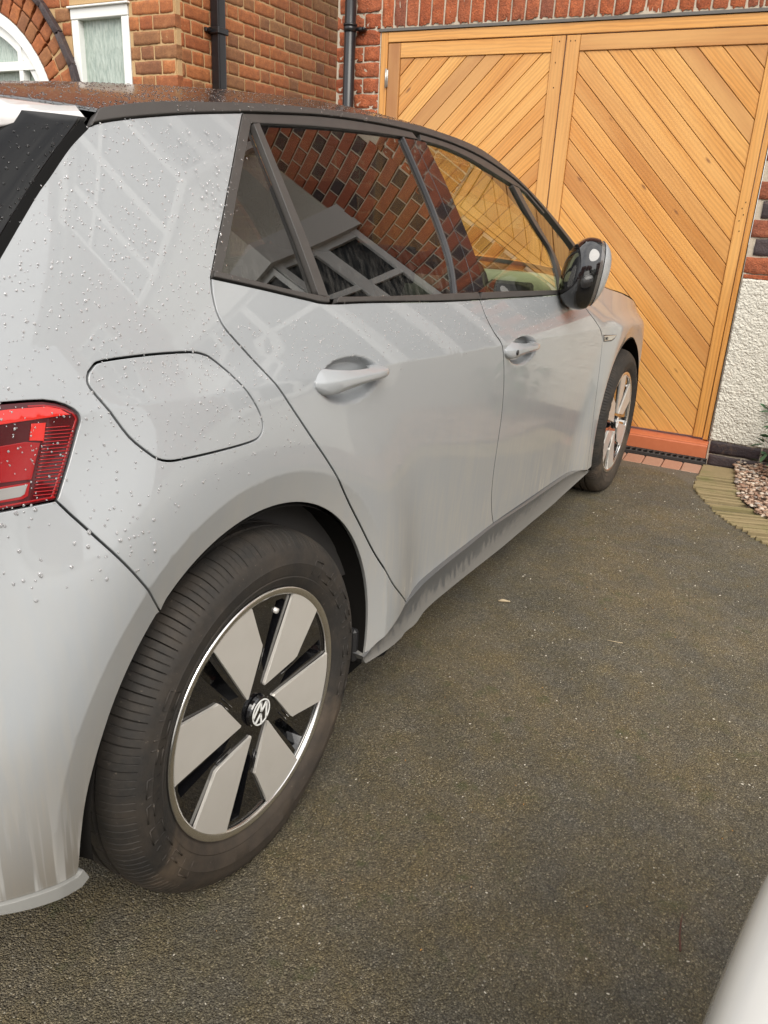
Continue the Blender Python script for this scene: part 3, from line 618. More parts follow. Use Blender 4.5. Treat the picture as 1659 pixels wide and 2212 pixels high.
# ---- wheel-arch liners, underbody
def liner(cx):
    bm=bmesh.new(); an=np.radians(np.linspace(-14 if cx<1 else -22,184 if cx<1 else 202,44)); R0=.395
    A=[];B_=[];Cc=[];E_=[]
    for t in an:
        c,s=math.cos(t),math.sin(t)
        A.append(bm.verts.new((cx+R0*c,.004,HZ+R0*s))); B_.append(bm.verts.new((cx+(R0+.012)*c,.05,HZ+(R0+.012)*s)))
        Cc.append(bm.verts.new((cx+(R0+.0)*c,.30,HZ+R0*s))); E_.append(bm.verts.new((cx+.06*c,.31,HZ+.06*s)))
    for i in range(len(an)-1):
        for X_,Y_ in ((A,B_),(B_,Cc),(Cc,E_)): bm.faces.new((X_[i],X_[i+1],Y_[i+1],Y_[i]))
    o=bme('wheel_arch_liner',bm,M['liner'],car,True); mirror_obj(o,car)
liner(0); liner(WB)
bm=bmesh.new(); box(bm,-.55,-.44,.12,1.66,.35,.42); box(bm,.42,2.33,.09,1.69,.13,.17); box(bm,-.45,.45,.34,1.44,.17,.25); box(bm,2.33,3.40,.36,1.42,.17,.25); bme('underbody',bm,M['void'],car)
boxo('mud_guard',M['dark_plastic'],car,.378,.398,.02,.10,.235,.32,bev=.006)
# ---- wheels
def tyre_bm():
    prof=[(.225,.030),(.2395,.012),(.243,.0035),(.250,-.003),(.262,-.0085),(.264,-.0075),(.270,-.010),(.290,-.0135),(.292,-.0125),(.305,-.012),(.318,-.006),(.327,.002),(.334,.010),(.3395,.019),(.343,.030),(.345,.042),(.3455,.050),(.3385,.0515),(.3385,.0575),(.3462,.059),(.347,.078),(.3395,.0795),(.3395,.0885),(.347,.090),(.347,.118),(.3395,.1195),(.3395,.1285),(.347,.130),(.346,.150),(.3390,.1515),(.3390,.1585),(.3455,.160),(.343,.180),(.335,.200),(.31,.212),(.28,.213),(.25,.206),(.235,.190)]
    N=1560; V=[];F=[]
    for i in range(N):
        t=2*math.pi*i/N; ph=i%30
        for r,y in prof:
            cut=0.
            if .318<=r and .0<y<.0505 and ph in (0,): cut=.0055
            if .327<=r and .0<y<.035 and ph in(10,20): cut=.0022
            if .0585<y<.0785 and ph in(3,4): cut=.003
            rr=r-cut; x=rr*math.cos(t); z=HZ+rr*math.sin(t); yy=y+(cut*.6 if y<.02 else 0)
            if z<.004: z=.0012+max(z,-.02)*.05
            if z<.06 and y<.03: yy-=(.06-z)*.10
            V.append((x,yy,z))
    m=len(prof)
    for i in range(N):
        j=(i+1)%N
        for k in range(m-1): F.append((i*m+k,j*m+k,j*m+k+1,i*m+k+1))
    return V,F
def side_y(r): return float(np.interp(r,[.250,.262,.290,.305,.318,.327],[-.003,-.0085,-.0135,-.012,-.006,.002]))
def sidewall_marks(bm):
    rg_=random.Random(4)
    def bar(r0,t0,r1,t1,w):
        p=[(r0,t0),(r1,t1)]; q=[]
        for (r_,t_) in p: q.append(((r_)*math.cos(t_),side_y(r_)-.0004,HZ+r_*math.sin(t_)))
        tube(bm,q,w,4)
    for st in (math.radians(142),math.radians(338)):
        for k in range(9):
            t0=st+k*math.radians(9.2); dt=math.radians(6.0); ra,rb2=.274,.302; ty=(k*7)%5
            bar(ra,t0,rb2,t0,.0016)
            if ty in(0,1,3): bar(rb2,t0,rb2,t0+dt,.0016)
            if ty in(0,2,4): bar(ra,t0,ra,t0+dt,.0016)
            if ty in(1,2,0): bar(ra,t0+dt,rb2,t0+dt,.0016)
            if ty in(3,4): bar(.288,t0,.288,t0+dt*.8,.0016)
TV,TF=tyre_bm()
_t=mesh('tyre',TV,TF,M['tyre'],None); _b=bmesh.new(); _b.from_mesh(_t.data); bmesh.ops.recalc_face_normals(_b,faces=_b.faces)
for f_ in _b.faces: f_.smooth=True
for e_ in _b.edges:
    if len(e_.link_faces)==2 and e_.calc_face_angle(0)>.6: e_.smooth=False
_b.to_mesh(_t.data); _b.free(); TYREME=_t.data; bpy.data.objects.remove(_t)
def wheel(cx,left=False,rot=0.):
    ty=bpy.data.objects.new('tyre',TYREME); COL.objects.link(ty)
    w=[ty]
    Z=Matrix.Translation((0,0,HZ))
    def pol(r,a_): return (r*math.cos(math.radians(a_)),HZ+r*math.sin(math.radians(a_)))
    # silver face: ring + six blades in one pressing
    # blades
    def blade(t0):
        pts=[pol(.049,t0+1.0),pol(.053,t0+3.5)]
        pts+=[pol(.2315,t0+.4)] if False else []
        tip=[pol(.0525,t0+4.2),pol(.049,t0+1.2),pol(.0535,t0-3.2)]
        outer=[pol(.2335,t0+.2-k*27.2/8) for k in range(9)]
        inner=[pol(.224,t0-28.0),pol(.150,t0-35.6),pol(.136,t0-38.8),pol(.124,t0-38.0)]
        return [pol(.222,t0-.6)]+outer+inner+tip[::-1]
    parts=[]
    for k in range(6):
        bm=bmesh.new(); P_=blade(123.+rot-60*k)
        # coned: outer edge sits proud of the hub
        A=[];B_=[]
        for (x,z) in P_:
            r=math.hypot(x,z-HZ); y=.006-.006*(r/.236)**2; A.append(bm.verts.new((x,y,z))); B_.append(bm.verts.new((x,y+.006,z)))
        f0=bm.faces.new(A); n=len(A)
        for i in range(n): bm.faces.new((A[i],B_[i],B_[(i+1)%n],A[(i+1)%n]))
        bmesh.ops.bevel(bm,geom=list(f0.edges),offset=.0011,segments=2,affect='EDGES',profile=.5)
        w.append(bme('wheel_blade',bm,M['paddle']))
    bm=bmesh.new(); prev=None; rp_=[(.2280,.0065),(.2280,.0004),(.2320,-.0010),(.2375,-.0022),(.2405,-.0024),(.2425,-.0012),(.2436,.002),(.2430,.008),(.238,.02)]
    rings=[]
    for i in range(120):
        t=2*math.pi*i/120; rings.append([bm.verts.new((r*math.cos(t),y,HZ+r*math.sin(t))) for r,y in rp_])
    for i in range(120):
        a_,b_=rings[i],rings[(i+1)%120]
        for k in range(len(rp_)-1): bm.faces.new((a_[k],b_[k],b_[k+1],a_[k+1]))
    w.append(bme('rim_edge',bm,M['chrome'],None,True))
    # black backing dish with six deep pockets
    outer=np.array([pol(.2345,a_) for a_ in range(0,360,5)]); holes=[]
    for k in range(6):
        t0=63+rot-60*k
        holes.append(np.array([pol(.075,t0+8),pol(.150,t0+4.8),pol(.214,t0+3.0),pol(.217,t0+6),pol(.214,t0+11),pol(.150,t0+13.5),pol(.100,t0+17)]))
    allp=[outer]+holes; V=np.concatenate(allp); E=[];o_=0
    for q in allp: n=len(q); E+=[(o_+i,o_+(i+1)%n) for i in range(n)]; o_+=n
    r=delaunay_2d_cdt([Vector(v) for v in V],E,[],0,1e-6); VV=np.array([tuple(v) for v in r[0]]); T=[f for f in r[2]]
    cen=np.array([VV[list(f)].mean(0) for f in T]); kk=inpoly(outer,cen)
    for h in holes: kk&=~inpoly(h,cen)
    bm=bmesh.new(); vs=[bm.verts.new((v[0],.0115-.004*(math.hypot(v[0],v[1]-HZ)/.236)**2,v[1])) for v in VV]
    for f,k_ in zip(T,kk):
        if k_: bm.faces.new([vs[i] for i in f])
    o_=len(outer)
    for h in holes:
        n=len(h); c=h.mean(0); idx=[min(range(len(VV)),key=lambda i:np.hypot(*(VV[i]-q))) for q in h]
        D=[bm.verts.new((q[0]+(c[0]-q[0])*.25,.045,q[1]+(c[1]-q[1])*.25)) for q in h]
        for i in range(n): bm.faces.new((vs[idx[i]],vs[idx[(i+1)%n]],D[(i+1)%n],D[i]))
        bm.faces.new(D)
    w.append(bme('wheel_dish',bm,M['gloss']))
    # fine raised ribs in the pockets' flat side
    bm=bmesh.new()
    for k in range(6):
        t0=63+rot-60*k
        for dt,r0,r1 in ((17,.085,.125),(20.5,.095,.125)):
            p0,p1=pol(r0,t0+dt+6),pol(r1,t0+dt); tube(bm,[(p0[0],.0095,p0[1]),(p1[0],.0085,p1[1])],.0011,5)
    w.append(bme('dish_ribs',bm,M['gloss'],None,True,kind='stuff'))
    bm=bmesh.new(); sidewall_marks(bm); w.append(bme('sidewall_moulding',bm,M['tyre'],None,True,kind='stuff'))
    # hub cap
    bm=bmesh.new(); q=[(.0,-.001),(.026,-.001),(.0295,.0),(.031,.003),(.032,.009)]
    rings=[[bm.verts.new((r_*math.cos(2*math.pi*i/48),y,HZ+r_*math.sin(2*math.pi*i/48))) for i in range(48)] for r_,y in q[1:]]
    bm.faces.new(rings[0])
    for A_,B2 in zip(rings,rings[1:]):
        for i in range(48): bm.faces.new((A_[i],A_[(i+1)%48],B2[(i+1)%48],B2[i]))
    w.append(bme('hub_cap',bm,M['gloss'],None,False)); cap=w[-1]
    # emblem: ring with V over W, turned upside down as the wheel stopped
    bm=bmesh.new(); ang_=math.radians(246+rot)
    def er(u_,v_): # u right, v up in upright emblem
        up=(math.cos(ang_),math.sin(ang_)); rt=(math.sin(ang_),-math.cos(ang_)); R_=.0262
        return ((rt[0]*u_+up[0]*v_)*R_,HZ+(rt[1]*u_+up[1]*v_)*R_)
    n=64; io=[[er(rr*math.cos(2*math.pi*i/n),rr*math.sin(2*math.pi*i/n)) for i in range(n)] for rr in (1.,.90)]
    def lay(poly,y0=-.0022,y1=-.0009):
        A_=[bm.verts.new((p[0],y0,p[1])) for p in poly]; B2=[bm.verts.new((p[0],y1,p[1])) for p in poly]; m=len(poly); bm.faces.new(A_)
        for i in range(m): bm.faces.new((A_[i],B2[i],B2[(i+1)%m],A_[(i+1)%m]))
    for i in range(n): j=(i+1)%n; lay([io[0][i],io[0][j],io[1][j],io[1][i]])
    def stroke(a_,b_,w_=.075):
        ax,ay=a_;bx,by=b_; L_=math.hypot(bx-ax,by-ay); nx,ny=-(by-ay)/L_*w_,(bx-ax)/L_*w_
        if abs(by-ay)>1e-6: nx,ny=w_*L_/abs(by-ay),0
        lay([er(ax-nx,ay-ny),er(bx-nx,by-ny),er(bx+nx,by+ny),er(ax+nx,ay+ny)])
    for sx in (-1,1):
        stroke((sx*.36,.86),(sx*.0,.10)); stroke((sx*.80,.48),(sx*.36,-.80)); stroke((sx*.36,-.80),(sx*.0,.0))
    em=bme('emblem',bm,M['upvc'],cap)
    # valve and tyre markings
    bm=bmesh.new(); vx,vz=pol(.198,73+rot); tube(bm,[(vx,.030,vz),(vx,.004,vz-.004)],.0055,8); w.append(bme('valve_cap',bm,M['lens_clear'],None,True))
    return w
def place_wheel(cx,left,rot,steer=0.):
    ws=wheel(cx,left,rot)
    Rz=Matrix.Translation((cx,0,0))@Matrix.Rotation(steer,4,'Z')
    base=bpy.data.objects.new('wheel',None)
    hubm=boxm=None
    # wheel body = tyre carries the rest so that a wheel is one part with sub-parts
    T_=ws[0]; T_.parent=car; T_.name='wheel'
    for o in ws[1:]: o.parent=T_
    bpy.data.objects.remove(base)
    for o in [T_]+ws[1:]+[c for o in ws[1:] for c in o.children]:
        pass
    if left:
        T_.matrix_local=Matrix.Translation((cx,2*YC,0))@Matrix.Rotation(math.pi,4,'Z')
    else: T_.matrix_local=Rz
    # emblem to second level
    for o in ws[1:]:
        for c in list(o.children): c.parent=T_
    return T_
place_wheel(0,False,0.); place_wheel(WB,False,-18.,0.0); place_wheel(0,True,30.); place_wheel(WB,True,10.)
# ---- door handles
def loft(name,secs,mat,parent,sub=0):
    bm=bmesh.new(); R_=[[bm.verts.new(p) for p in s_] for s_ in secs]; n=len(secs[0])
    for A_,B2 in zip(R_,R_[1:]):
        for i in range(n): bm.faces.new((A_[i],A_[(i+1)%n],B2[(i+1)%n],B2[i]))
    bm.faces.new(R_[0][::-1]); bm.faces.new(R_[-1]); o=bme(name,bm,mat,parent,True)
    for p_ in o.data.polygons: p_.use_smooth=True
    m_=o.modifiers.new('bv','BEVEL'); m_.width=.0016; m_.segments=2; m_.limit_method='ANGLE'; m_.angle_limit=math.radians(24); m_=o.modifiers.new('es','EDGE_SPLIT'); m_.split_angle=math.radians(40); return o
def handle(x0,x1,zc0,zc1,parent,keyhole=False,sc=1.):
    secs=[]; L_=x1-x0
    tt=[0,.03,.08,.15,.25,.4,.55,.7,.82,.92,.97,1.0]
    for t in tt:
        x=x0+L_*t; zc=zc0+(zc1-zc0)*t
        h=float(np.interp(t,[0,.03,.08,.15,.25,.4,.6,.85,.95,1.],[.006,.013,.0195,.0225,.0200,.0160,.0128,.0120,.0118,.0105]))*sc
        yo=float(np.interp(t,[0,.05,.12,.25,.5,.8,.93,1.],[.004,.011,.018,.023,.026,.027,.026,.020]))
        ys=float(ysurf(x0,zc0))*(1-t)+float(ysurf(x1,zc1))*t-.001
        yi=float(np.interp(t,[0,.15,.22,.3,.75,.82,1.],[-.020,-.016,.0,.009,.010,-.012,-.012]))
        zs=.25*h
        secs.append([(x,ys-yo+.0006,zc+.0035),(x,ys-yo+.0030,zc+.0062),(x,ys-yi-(yo-yi)*.25,zc+h*.98),(x,ys-yi,zc+h*.95),(x,ys-yi,zc-h*.85),(x,ys-yi-(yo-yi)*.45,zc-h*.98),(x,ys-yo+.0045,zc-h*.80),(x,ys-yo+.0008,zc-h*.45)])
    o=loft('handle',secs,M['paint'],parent); 
    return o
h1=handle(.160,.408,.928,.920,rd[0],sc=1.10); h2=handle(1.112,1.385,.872,.860,fd[0],sc=1.12)
h1['label']='grey door handle of the rear door'; h2['label']='grey front door handle with a round key lock'
bm=bmesh.new(); kx,kz=1.165,.866; ky=float(ysurf(1.118,.868))-.0215
bmesh.ops.create_cone(bm,segments=24,radius1=.0075,radius2=.0075,depth=.004,cap_ends=True,matrix=Matrix.Translation((kx,ky+.0015,kz))@Matrix.Rotation(math.pi/2,4,'X')); bme('key_lock',bm,M['dark_plastic'],fd[0],True)
# ---- front wing badge with PRO
bx=[(2.248,.802),(2.462,.785),(2.43,.772),(2.385,.765),(2.262,.773)]
cx_=2.35
bd=panel('wing_badge',[(2.255+(x-2.248)*.86,z) for x,z in bx],M['dark_plastic'],car,off=.0015,gap=.0,rim=.003,both=False)
panel('badge_plate',[(2.255+(x-2.248)*.86*.92+.007,.785+(z-.785)*.74) for x,z in bx],M['chrome'],bd[0],off=.0028,gap=.0,rim=.002,both=False)
cu=bpy.data.curves.new('pro','FONT'); cu.body='PRO'; cu.size=.016; cu.extrude=.0004
tmp=bpy.data.objects.new('pro',cu); COL.objects.link(tmp); dg=bpy.context.evaluated_depsgraph_get(); me=bpy.data.meshes.new_from_object(tmp.evaluated_get(dg)); bpy.data.objects.remove(tmp)
me.materials.append(M['dark_plastic']); tx=bpy.data.objects.new('lettering',me); put(tx,parent=bd[0]); tx.matrix_local=Matrix.Translation((2.283,float(ysurf(2.30,.785))-.0042,.779))@Matrix.Rotation(math.radians(-1.2),4,'Z')@Matrix.Rotation(math.radians(4),4,'Y')@Matrix.Rotation(math.pi/2,4,'X')
# ---- folded door mirror
def egg(name,mat,c,ax,cut=None,rot=(0,0,0),parent=None,n=28,pw=2.35):
    bm=bmesh.new(); bmesh.ops.create_uvsphere(bm,u_segments=n*2,v_segments=n,radius=1)
    for v in bm.verts:
        q=v.co; m_=max((abs(q.x)**pw+abs(q.y)**pw+abs(q.z)**pw)**(1/pw),1e-6); v.co=q/m_
        v.co.z*=1+.0*v.co.x
    if cut:
        for (co,no) in cut: 
            g_=bmesh.ops.bisect_plane(bm,geom=bm.verts[:]+bm.edges[:]+bm.faces[:],plane_co=co,plane_no=no,clear_outer=True)
            es=[e for e in g_['geom_cut'] if isinstance(e,bmesh.types.BMEdge)]; bmesh.ops.edgenet_fill(bm,edges=es)
    o=bme(name,bm,mat,parent,False)
    o.matrix_local=Matrix.Translation(c)@Matrix.Rotation(rot[2],4,'Z')@Matrix.Rotation(rot[1],4,'Y')@Matrix.Rotation(rot[0],4,'X')@Matrix.Diagonal((*ax,1))
    for p_ in o.data.polygons: p_.use_smooth=True
    m_=o.modifiers.new('es','EDGE_SPLIT'); m_.split_angle=math.radians(35); return o
MC=(1.727,-.030,1.061); MR=(0,math.radians(13),math.radians(-60.8)); MA=(.074,.085,.118)
mh=egg('door_mirror',M['gloss'],MC,MA,cut=[((.30,0,0),(1,0,.22))],rot=MR,parent=car)
egg('indicator_lens',M['lens_smoke'],MC,tuple(a_*.97 for a_ in MA),cut=[((.50,0,0),(1,0,.22)),((.28,0,0),(-1,0,-.22))],rot=MR,parent=car)
egg('mirror_cap',M['paint'],MC,MA,cut=[((.51,0,0),(-1,0,-.22))],rot=MR,parent=car)
bm=bmesh.new(); tube(bm,[(1.80,.02,.962),(1.735,-.005,.975),(1.70,-.022,1.0)],[.030,.026,.024],14); bme('mirror_arm',bm,M['gloss'],car,True)
bm=bmesh.new(); tube(bm,[(1.93,.055,.975),(1.86,.035,.968),(1.79,.012,.963)],[.016,.022,.028],12); bme('mirror_arm',bm,M['gloss'],car,True)
for q in ('door_mirror','mirror_cap'):
    src=next(o for o in car.children if o.name==q); c=src.copy(); COL.objects.link(c); c.parent=car
    c.matrix_local=Matrix.Translation((1.80,2*YC+.10,1.07))@Matrix.Rotation(math.radians(95),4,'Z')@Matrix.Diagonal((.085,.07,.085,1))
# ---- interior
def cush(name,x0,x1,y0,y1,z0,z1,tilt=0.,mat='seat',bev=.05,parent=None):
    bm=bmesh.new(); box(bm,-(x1-x0)/2,(x1-x0)/2,-(y1-y0)/2,(y1-y0)/2,-(z1-z0)/2,(z1-z0)/2,bev=bev,seg=3)
    o=bme(name,bm,M[mat],parent or car,True); o.matrix_local=Matrix.Translation(((x0+x1)/2,(y0+y1)/2,(z0+z1)/2))@Matrix.Rotation(tilt,4,'Y'); return o
for yy in (.52,1.26):
    cush('seat_base',1.05,1.60,yy-.25,yy+.25,.42,.58); cush('seat_back',.93,1.08,yy-.24,yy+.24,.50,1.12,-.22); cush('headrest',.87,.97,yy-.13,yy+.13,1.11,1.29,-.2,bev=.04)
cush('rear_seat',.15,.65,.28,1.50,.40,.56); cush('rear_seat_back',-.02,.13,.28,1.50,.50,1.06,-.25)
for yy in (.50,.89,1.28): cush('headrest',-.10,-.01,yy-.12,yy+.12,1.03,1.17,-.25,bev=.035)
bm=bmesh.new(); prof=[(1.98,.80),(1.95,.90),(1.99,.965),(2.10,.985),(2.45,.960),(2.5,.8)]
prism(bm,prof,.16,1.62,bev=0); bmesh.ops.bevel(bm,geom=bm.edges[:],offset=.012,segments=2,affect='EDGES'); bme('dashboard',bm,M['dash'],car,True)
cush('dashboard_top',1.96,2.14,.17,.62,.94,1.03,.1,'dash',.035)
boxo('air_vent',M['dark_plastic'],car,1.945,1.975,.22,.40,.955,1.0,bev=.01)
boxo('display',M['gloss'],car,1.90,1.92,.70,1.02,.96,1.10,bev=.008)
bm=bmesh.new(); pts=[(1.78+.06*math.sin(t),.52+.18*math.cos(t),.93+.17*math.sin(t)) for t in np.linspace(0,2*math.pi,33)]; tube(bm,pts,.014,8,cap=False); bme('steering_wheel',bm,M['dark_plastic'],car,True)
boxo('steering_column',M['dark_plastic'],car,1.78,1.97,.46,.58,.86,.96,bev=.03)
for ys_ in (0,1):
    v=[];xs=np.linspace(-.25,1.95,30)
    for x in xs:
        for z in (.45,.97): v.append((x,(ysurf(x,z)+.06) if not ys_ else 2*YC-ysurf(x,z)-.06,z))
    mesh('door_lining',v,[(2*i,2*i+2,2*i+3,2*i+1) for i in range(29)],M['dash'] if 0 else M['seat'],car,smooth=True)
boxo('cabin_floor',M['void'],car,-.4,2.3,.12,1.66,.33,.36)
boxo('boot_cover',M['seat'],car,-.50,-.05,.28,1.50,.95,.97)
toppatch('headlining',M['seat'],[p for p in RTp if p[0]<1.45],hR,bF,v0=.05,v1=1.95,nv=20,p=2.2,dz=-.035)
bm=bmesh.new()
for x in (1.0,1.9):
    pass
bm.free()
# ---- rain drops resting on the bodywork
def drops(n,xr,zr,dens,rmin,rmax,name='rain_drops',mat='drop',seed=1,reg=None):
    rg=np.random.default_rng(seed); V=[];F=[]
    a_=rg.random((n*3,3)); c=0
    for u_,v_,w_ in a_:
        x=xr[0]+(xr[1]-xr[0])*u_; z=zr[0]+(zr[1]-zr[0])*v_
        if w_>dens(x,z): continue
        q=ysurf(np.array([x]),np.array([z])); y=float(q[0])-.0002; nn=normal(np.array([x]),np.array([z]))[0]
        if reg and not reg(x,z): continue
        y-= .004 if z>1.10 and x>0.02 else 0
        R_=rmin+(rmax-rmin)*rg.random()**2.2; h=R_*(.62+.15*rg.random()); el=1+rg.random()*.7*(z<1.25)
        t1=np.cross(nn,(0,0,1)); t1/=np.linalg.norm(t1); t2=np.cross(t1,nn); th_=rg.normal()*.5
        t1,t2=t1*math.cos(th_)+t2*math.sin(th_),t2*math.cos(th_)-t1*math.sin(th_)
        if t2[2]<0: t2=-t2
        o_=np.array([x,y,z]); b=len(V); K=9
        for ring,(rr,hh) in enumerate(((1.,-.05),(.93,.38),(.62,.80))):
            for k in range(K):
                an=2*math.pi*k/K; yy=math.sin(an)*el*(1. if math.sin(an)<0 else .8); V.append(o_+(t1*math.cos(an)*rr+t2*yy*rr)*R_+nn*h*hh)
        V.append(o_+nn*h-t2*.1*R_)
        for ring in range(2):
            for k in range(K): F.append((b+ring*K+k,b+ring*K+(k+1)%K,b+(ring+1)*K+(k+1)%K,b+(ring+1)*K+k))
        for k in range(K): F.append((b+2*K+k,b+2*K+(k+1)%K,b+3*K))
        F.append(tuple(b+k for k in range(K))[::-1])
        c+=1
        if c>=n: break
    return mesh(name,V,F,M[mat],car,smooth=True,kind='stuff')
QP=np.array(quarter)
den=lambda x,z: max(.0,min(1.,(z-.80)/.16))*(1. if x<.35 else max(.12,1-(x-.35)*.55))
arcok=lambda x,z: math.hypot(x,z-HZ)>.42 and (z<1.05 or x<(.0+(z-1.11)*.9) or False)
drops(1300,(-.47,.30),(.80,1.33),den,.0008,.0019,seed=3,reg=lambda x,z: bool(inpoly(QP,np.array([[x,z]]))[0]),mat='drop2')
drops(900,(.0,1.9),(.90,1.045),lambda x,z:(.9 if z>ZCR(x)+.012 else .04)*max(.25,1-x*.35),.0007,.0016,seed=4,reg=lambda x,z: z<1.045-.03*x,mat='drop2')
drops(110,(-.47,-.30),(.855,.985),lambda x,z:1,.0008,.0018,seed=5,mat='drop2',reg=lambda x,z: inpoly(np.array(lamp),np.array([[x,z]]))[0])
drops(60,(-.45,-.25),(.74,.86),lambda x,z:1,.0014,.0032,seed=6,mat='drop2',reg=lambda x,z: math.hypot(x,z-HZ)>.47)
def ondrops(poly,n,seed,rmin=.0009,rmax=.002,dy=.004):
    pl=np.array(poly); lo,hi=pl.min(0),pl.max(0)
    return drops(n,(lo[0],hi[0]),(lo[1],hi[1]),lambda x,z:1,rmin,rmax,seed=seed,mat='drop',reg=lambda x,z: bool(inpoly(pl,np.array([[x,z]]))[0]))
ondrops(WINR+[(.011,1.118),(.125,1.235),(.250,1.356)],70,8); ondrops(between(BELT,-.02,1.9)+between(BT,-.02,1.9)[::-1],160,9)
ondrops(CPT[1:-1]+[p for p in RBt if p[0]<.9]+[p for p in RTp if p[0]<.9][::-1],170,10)
# drops on roof and tailgate
bmv=[];bmf=[]; rg=np.random.default_rng(12)
def topdrop(edge,h,bow,xr,n,vm,p,rmin,rmax):
    E_=np.array(resample(edge,.01,False))
    for _ in range(n):
        i=rg.integers(0,len(E_)); x,z=E_[i]
        if not xr[0]<x<xr[1]: continue
        v=vm*rg.random()**1.5; ye=float(ysurf(x,z))
        def pt(x,z,v):
            ye=float(ysurf(x,z)); return np.array([x+bow(x)*(1-(1-v)**2),ye+(YC-ye)*v,z+h(x)*(1-(1-v)**p)])
        j=min(i+1,len(E_)-1) if i<len(E_)-1 else i-1
        a_=pt(x,z,v); tv=pt(x,z,v+.01)-a_; tx_=pt(*E_[j],v)-a_
        if j<i: tx_=-tx_
        nn=np.cross(tx_,tv); nn/=np.linalg.norm(nn); nn=nn if nn[2]>0 else -nn
        t1=tx_/np.linalg.norm(tx_); t2=np.cross(nn,t1); R_=rmin+(rmax-rmin)*rg.random()**2; hh=R_*.6; b=len(bmv); K=8
        for rr,q in ((1.,-.1),(.85,.55)):
            for k in range(K): an=2*math.pi*k/K; bmv.append(a_+(t1*math.cos(an)+t2*math.sin(an))*rr*R_+nn*hh*q)
        bmv.append(a_+nn*hh)
        for k in range(K): bmf.append((b+k,b+(k+1)%K,b+K+(k+1)%K,b+K+k)); bmf.append((b+K+k,b+K+(k+1)%K,b+2*K))
topdrop([p for p in RTp if p[0]<1.4],hR,bF,(-.12,1.4),3200,.8,2.2,.0009,.0023)
for _ in range(420):
    z=1.01+.30*rg.random(); u_=.42*rg.random()**1.2; x0=hx0(z); yy=float(ysurf(x0,z))
    def hp(u,z):
        x0=hx0(z); ys=float(ysurf(x0,z)); t=u*math.pi/2; return np.array([x0-.239*math.sin(t)**(2/2.25),ys+.001+(YC-ys)*(1-math.cos(t)**(2/2.25)),z])
    a_=hp(u_,z); e1=hp(u_+.01,z)-a_; e2=hp(u_,z+.004)-a_; nn=np.cross(e1,e2); nn/=np.linalg.norm(nn); nn=nn if nn[1]<0 else -nn
    t1=e1/np.linalg.norm(e1); t2=np.cross(nn,t1); R_=.0009+.0016*rg.random()**2; b=len(bmv); K=8
    for rr,q in ((1.,-.1),(.85,.35)):
        for k in range(K): an=2*math.pi*k/K; bmv.append(a_+(t1*math.cos(an)+t2*math.sin(an))*rr*R_+nn*R_*q)
    bmv.append(a_+nn*R_*.6)
    for k in range(K): bmf.append((b+k,b+(k+1)%K,b+K+(k+1)%K,b+K+k)); bmf.append((b+K+k,b+K+(k+1)%K,b+2*K))
mesh('roof_drops',bmv,bmf,M['drop'],car,smooth=True,kind='stuff')
# ================================================================ THE PLACE
PHI=math.pi/2+.0367; W0=(3.68,-.35,0)
def wp(a_,out,z=0.):   # garage wall frame -> world
    c,s=math.cos(PHI),math.sin(PHI); return (W0[0]+a_*c-out*s,W0[1]+a_*s+out*c,z)
# ---- ground
gx=np.concatenate([[-60,-20,-8],np.arange(-4,3.0,.5),np.arange(3.0,3.9,.05),[4.2,6,12,40,90]]); gy=np.concatenate([[-90,-30,-10],np.arange(-4,4.1,.5),[10,30,90]])
gz=lambda x:-.03*float(sst(3.15,3.66,x))
V=[(x,y,gz(x)) for x in gx for y in gy]; n=len(gy); F=[(i*n+j,(i+1)*n+j,(i+1)*n+j+1,i*n+j+1) for i in range(len(gx)-1) for j in range(n-1)]
g=mesh('driveway',V,F,M['asphalt'],smooth=True,kind='structure'); g['label']='speckled dark asphalt driveway'
# loose pale grit
rg=np.random.default_rng(21); V=[];F=[]
for _ in range(2200):
    t=rg.random(); x=-.6+4.0*t; y=-1.5*rg.random()+.02*(x>3)
    r=(.0005+.0016*rg.random()**4)*(1+.40*t); b=len(V); el=1+rg.random(); th_=rg.random()*6.28; z=gz(x)
    for k in range(5): an=2*math.pi*k/5; q=(r*el*math.cos(an),r*math.sin(an)); V.append((x+q[0]*math.cos(th_)-q[1]*math.sin(th_),y+q[0]*math.sin(th_)+q[1]*math.cos(th_),z+.0002))
    V.append((x,y,z+r*.9)); F+=[(b+k,b+(k+1)%5,b+5) for k in range(5)]
o=mesh('loose_grit',V,F,M['grit'],kind='stuff'); put(o,'pale specks of loose grit scattered over the asphalt','grit')
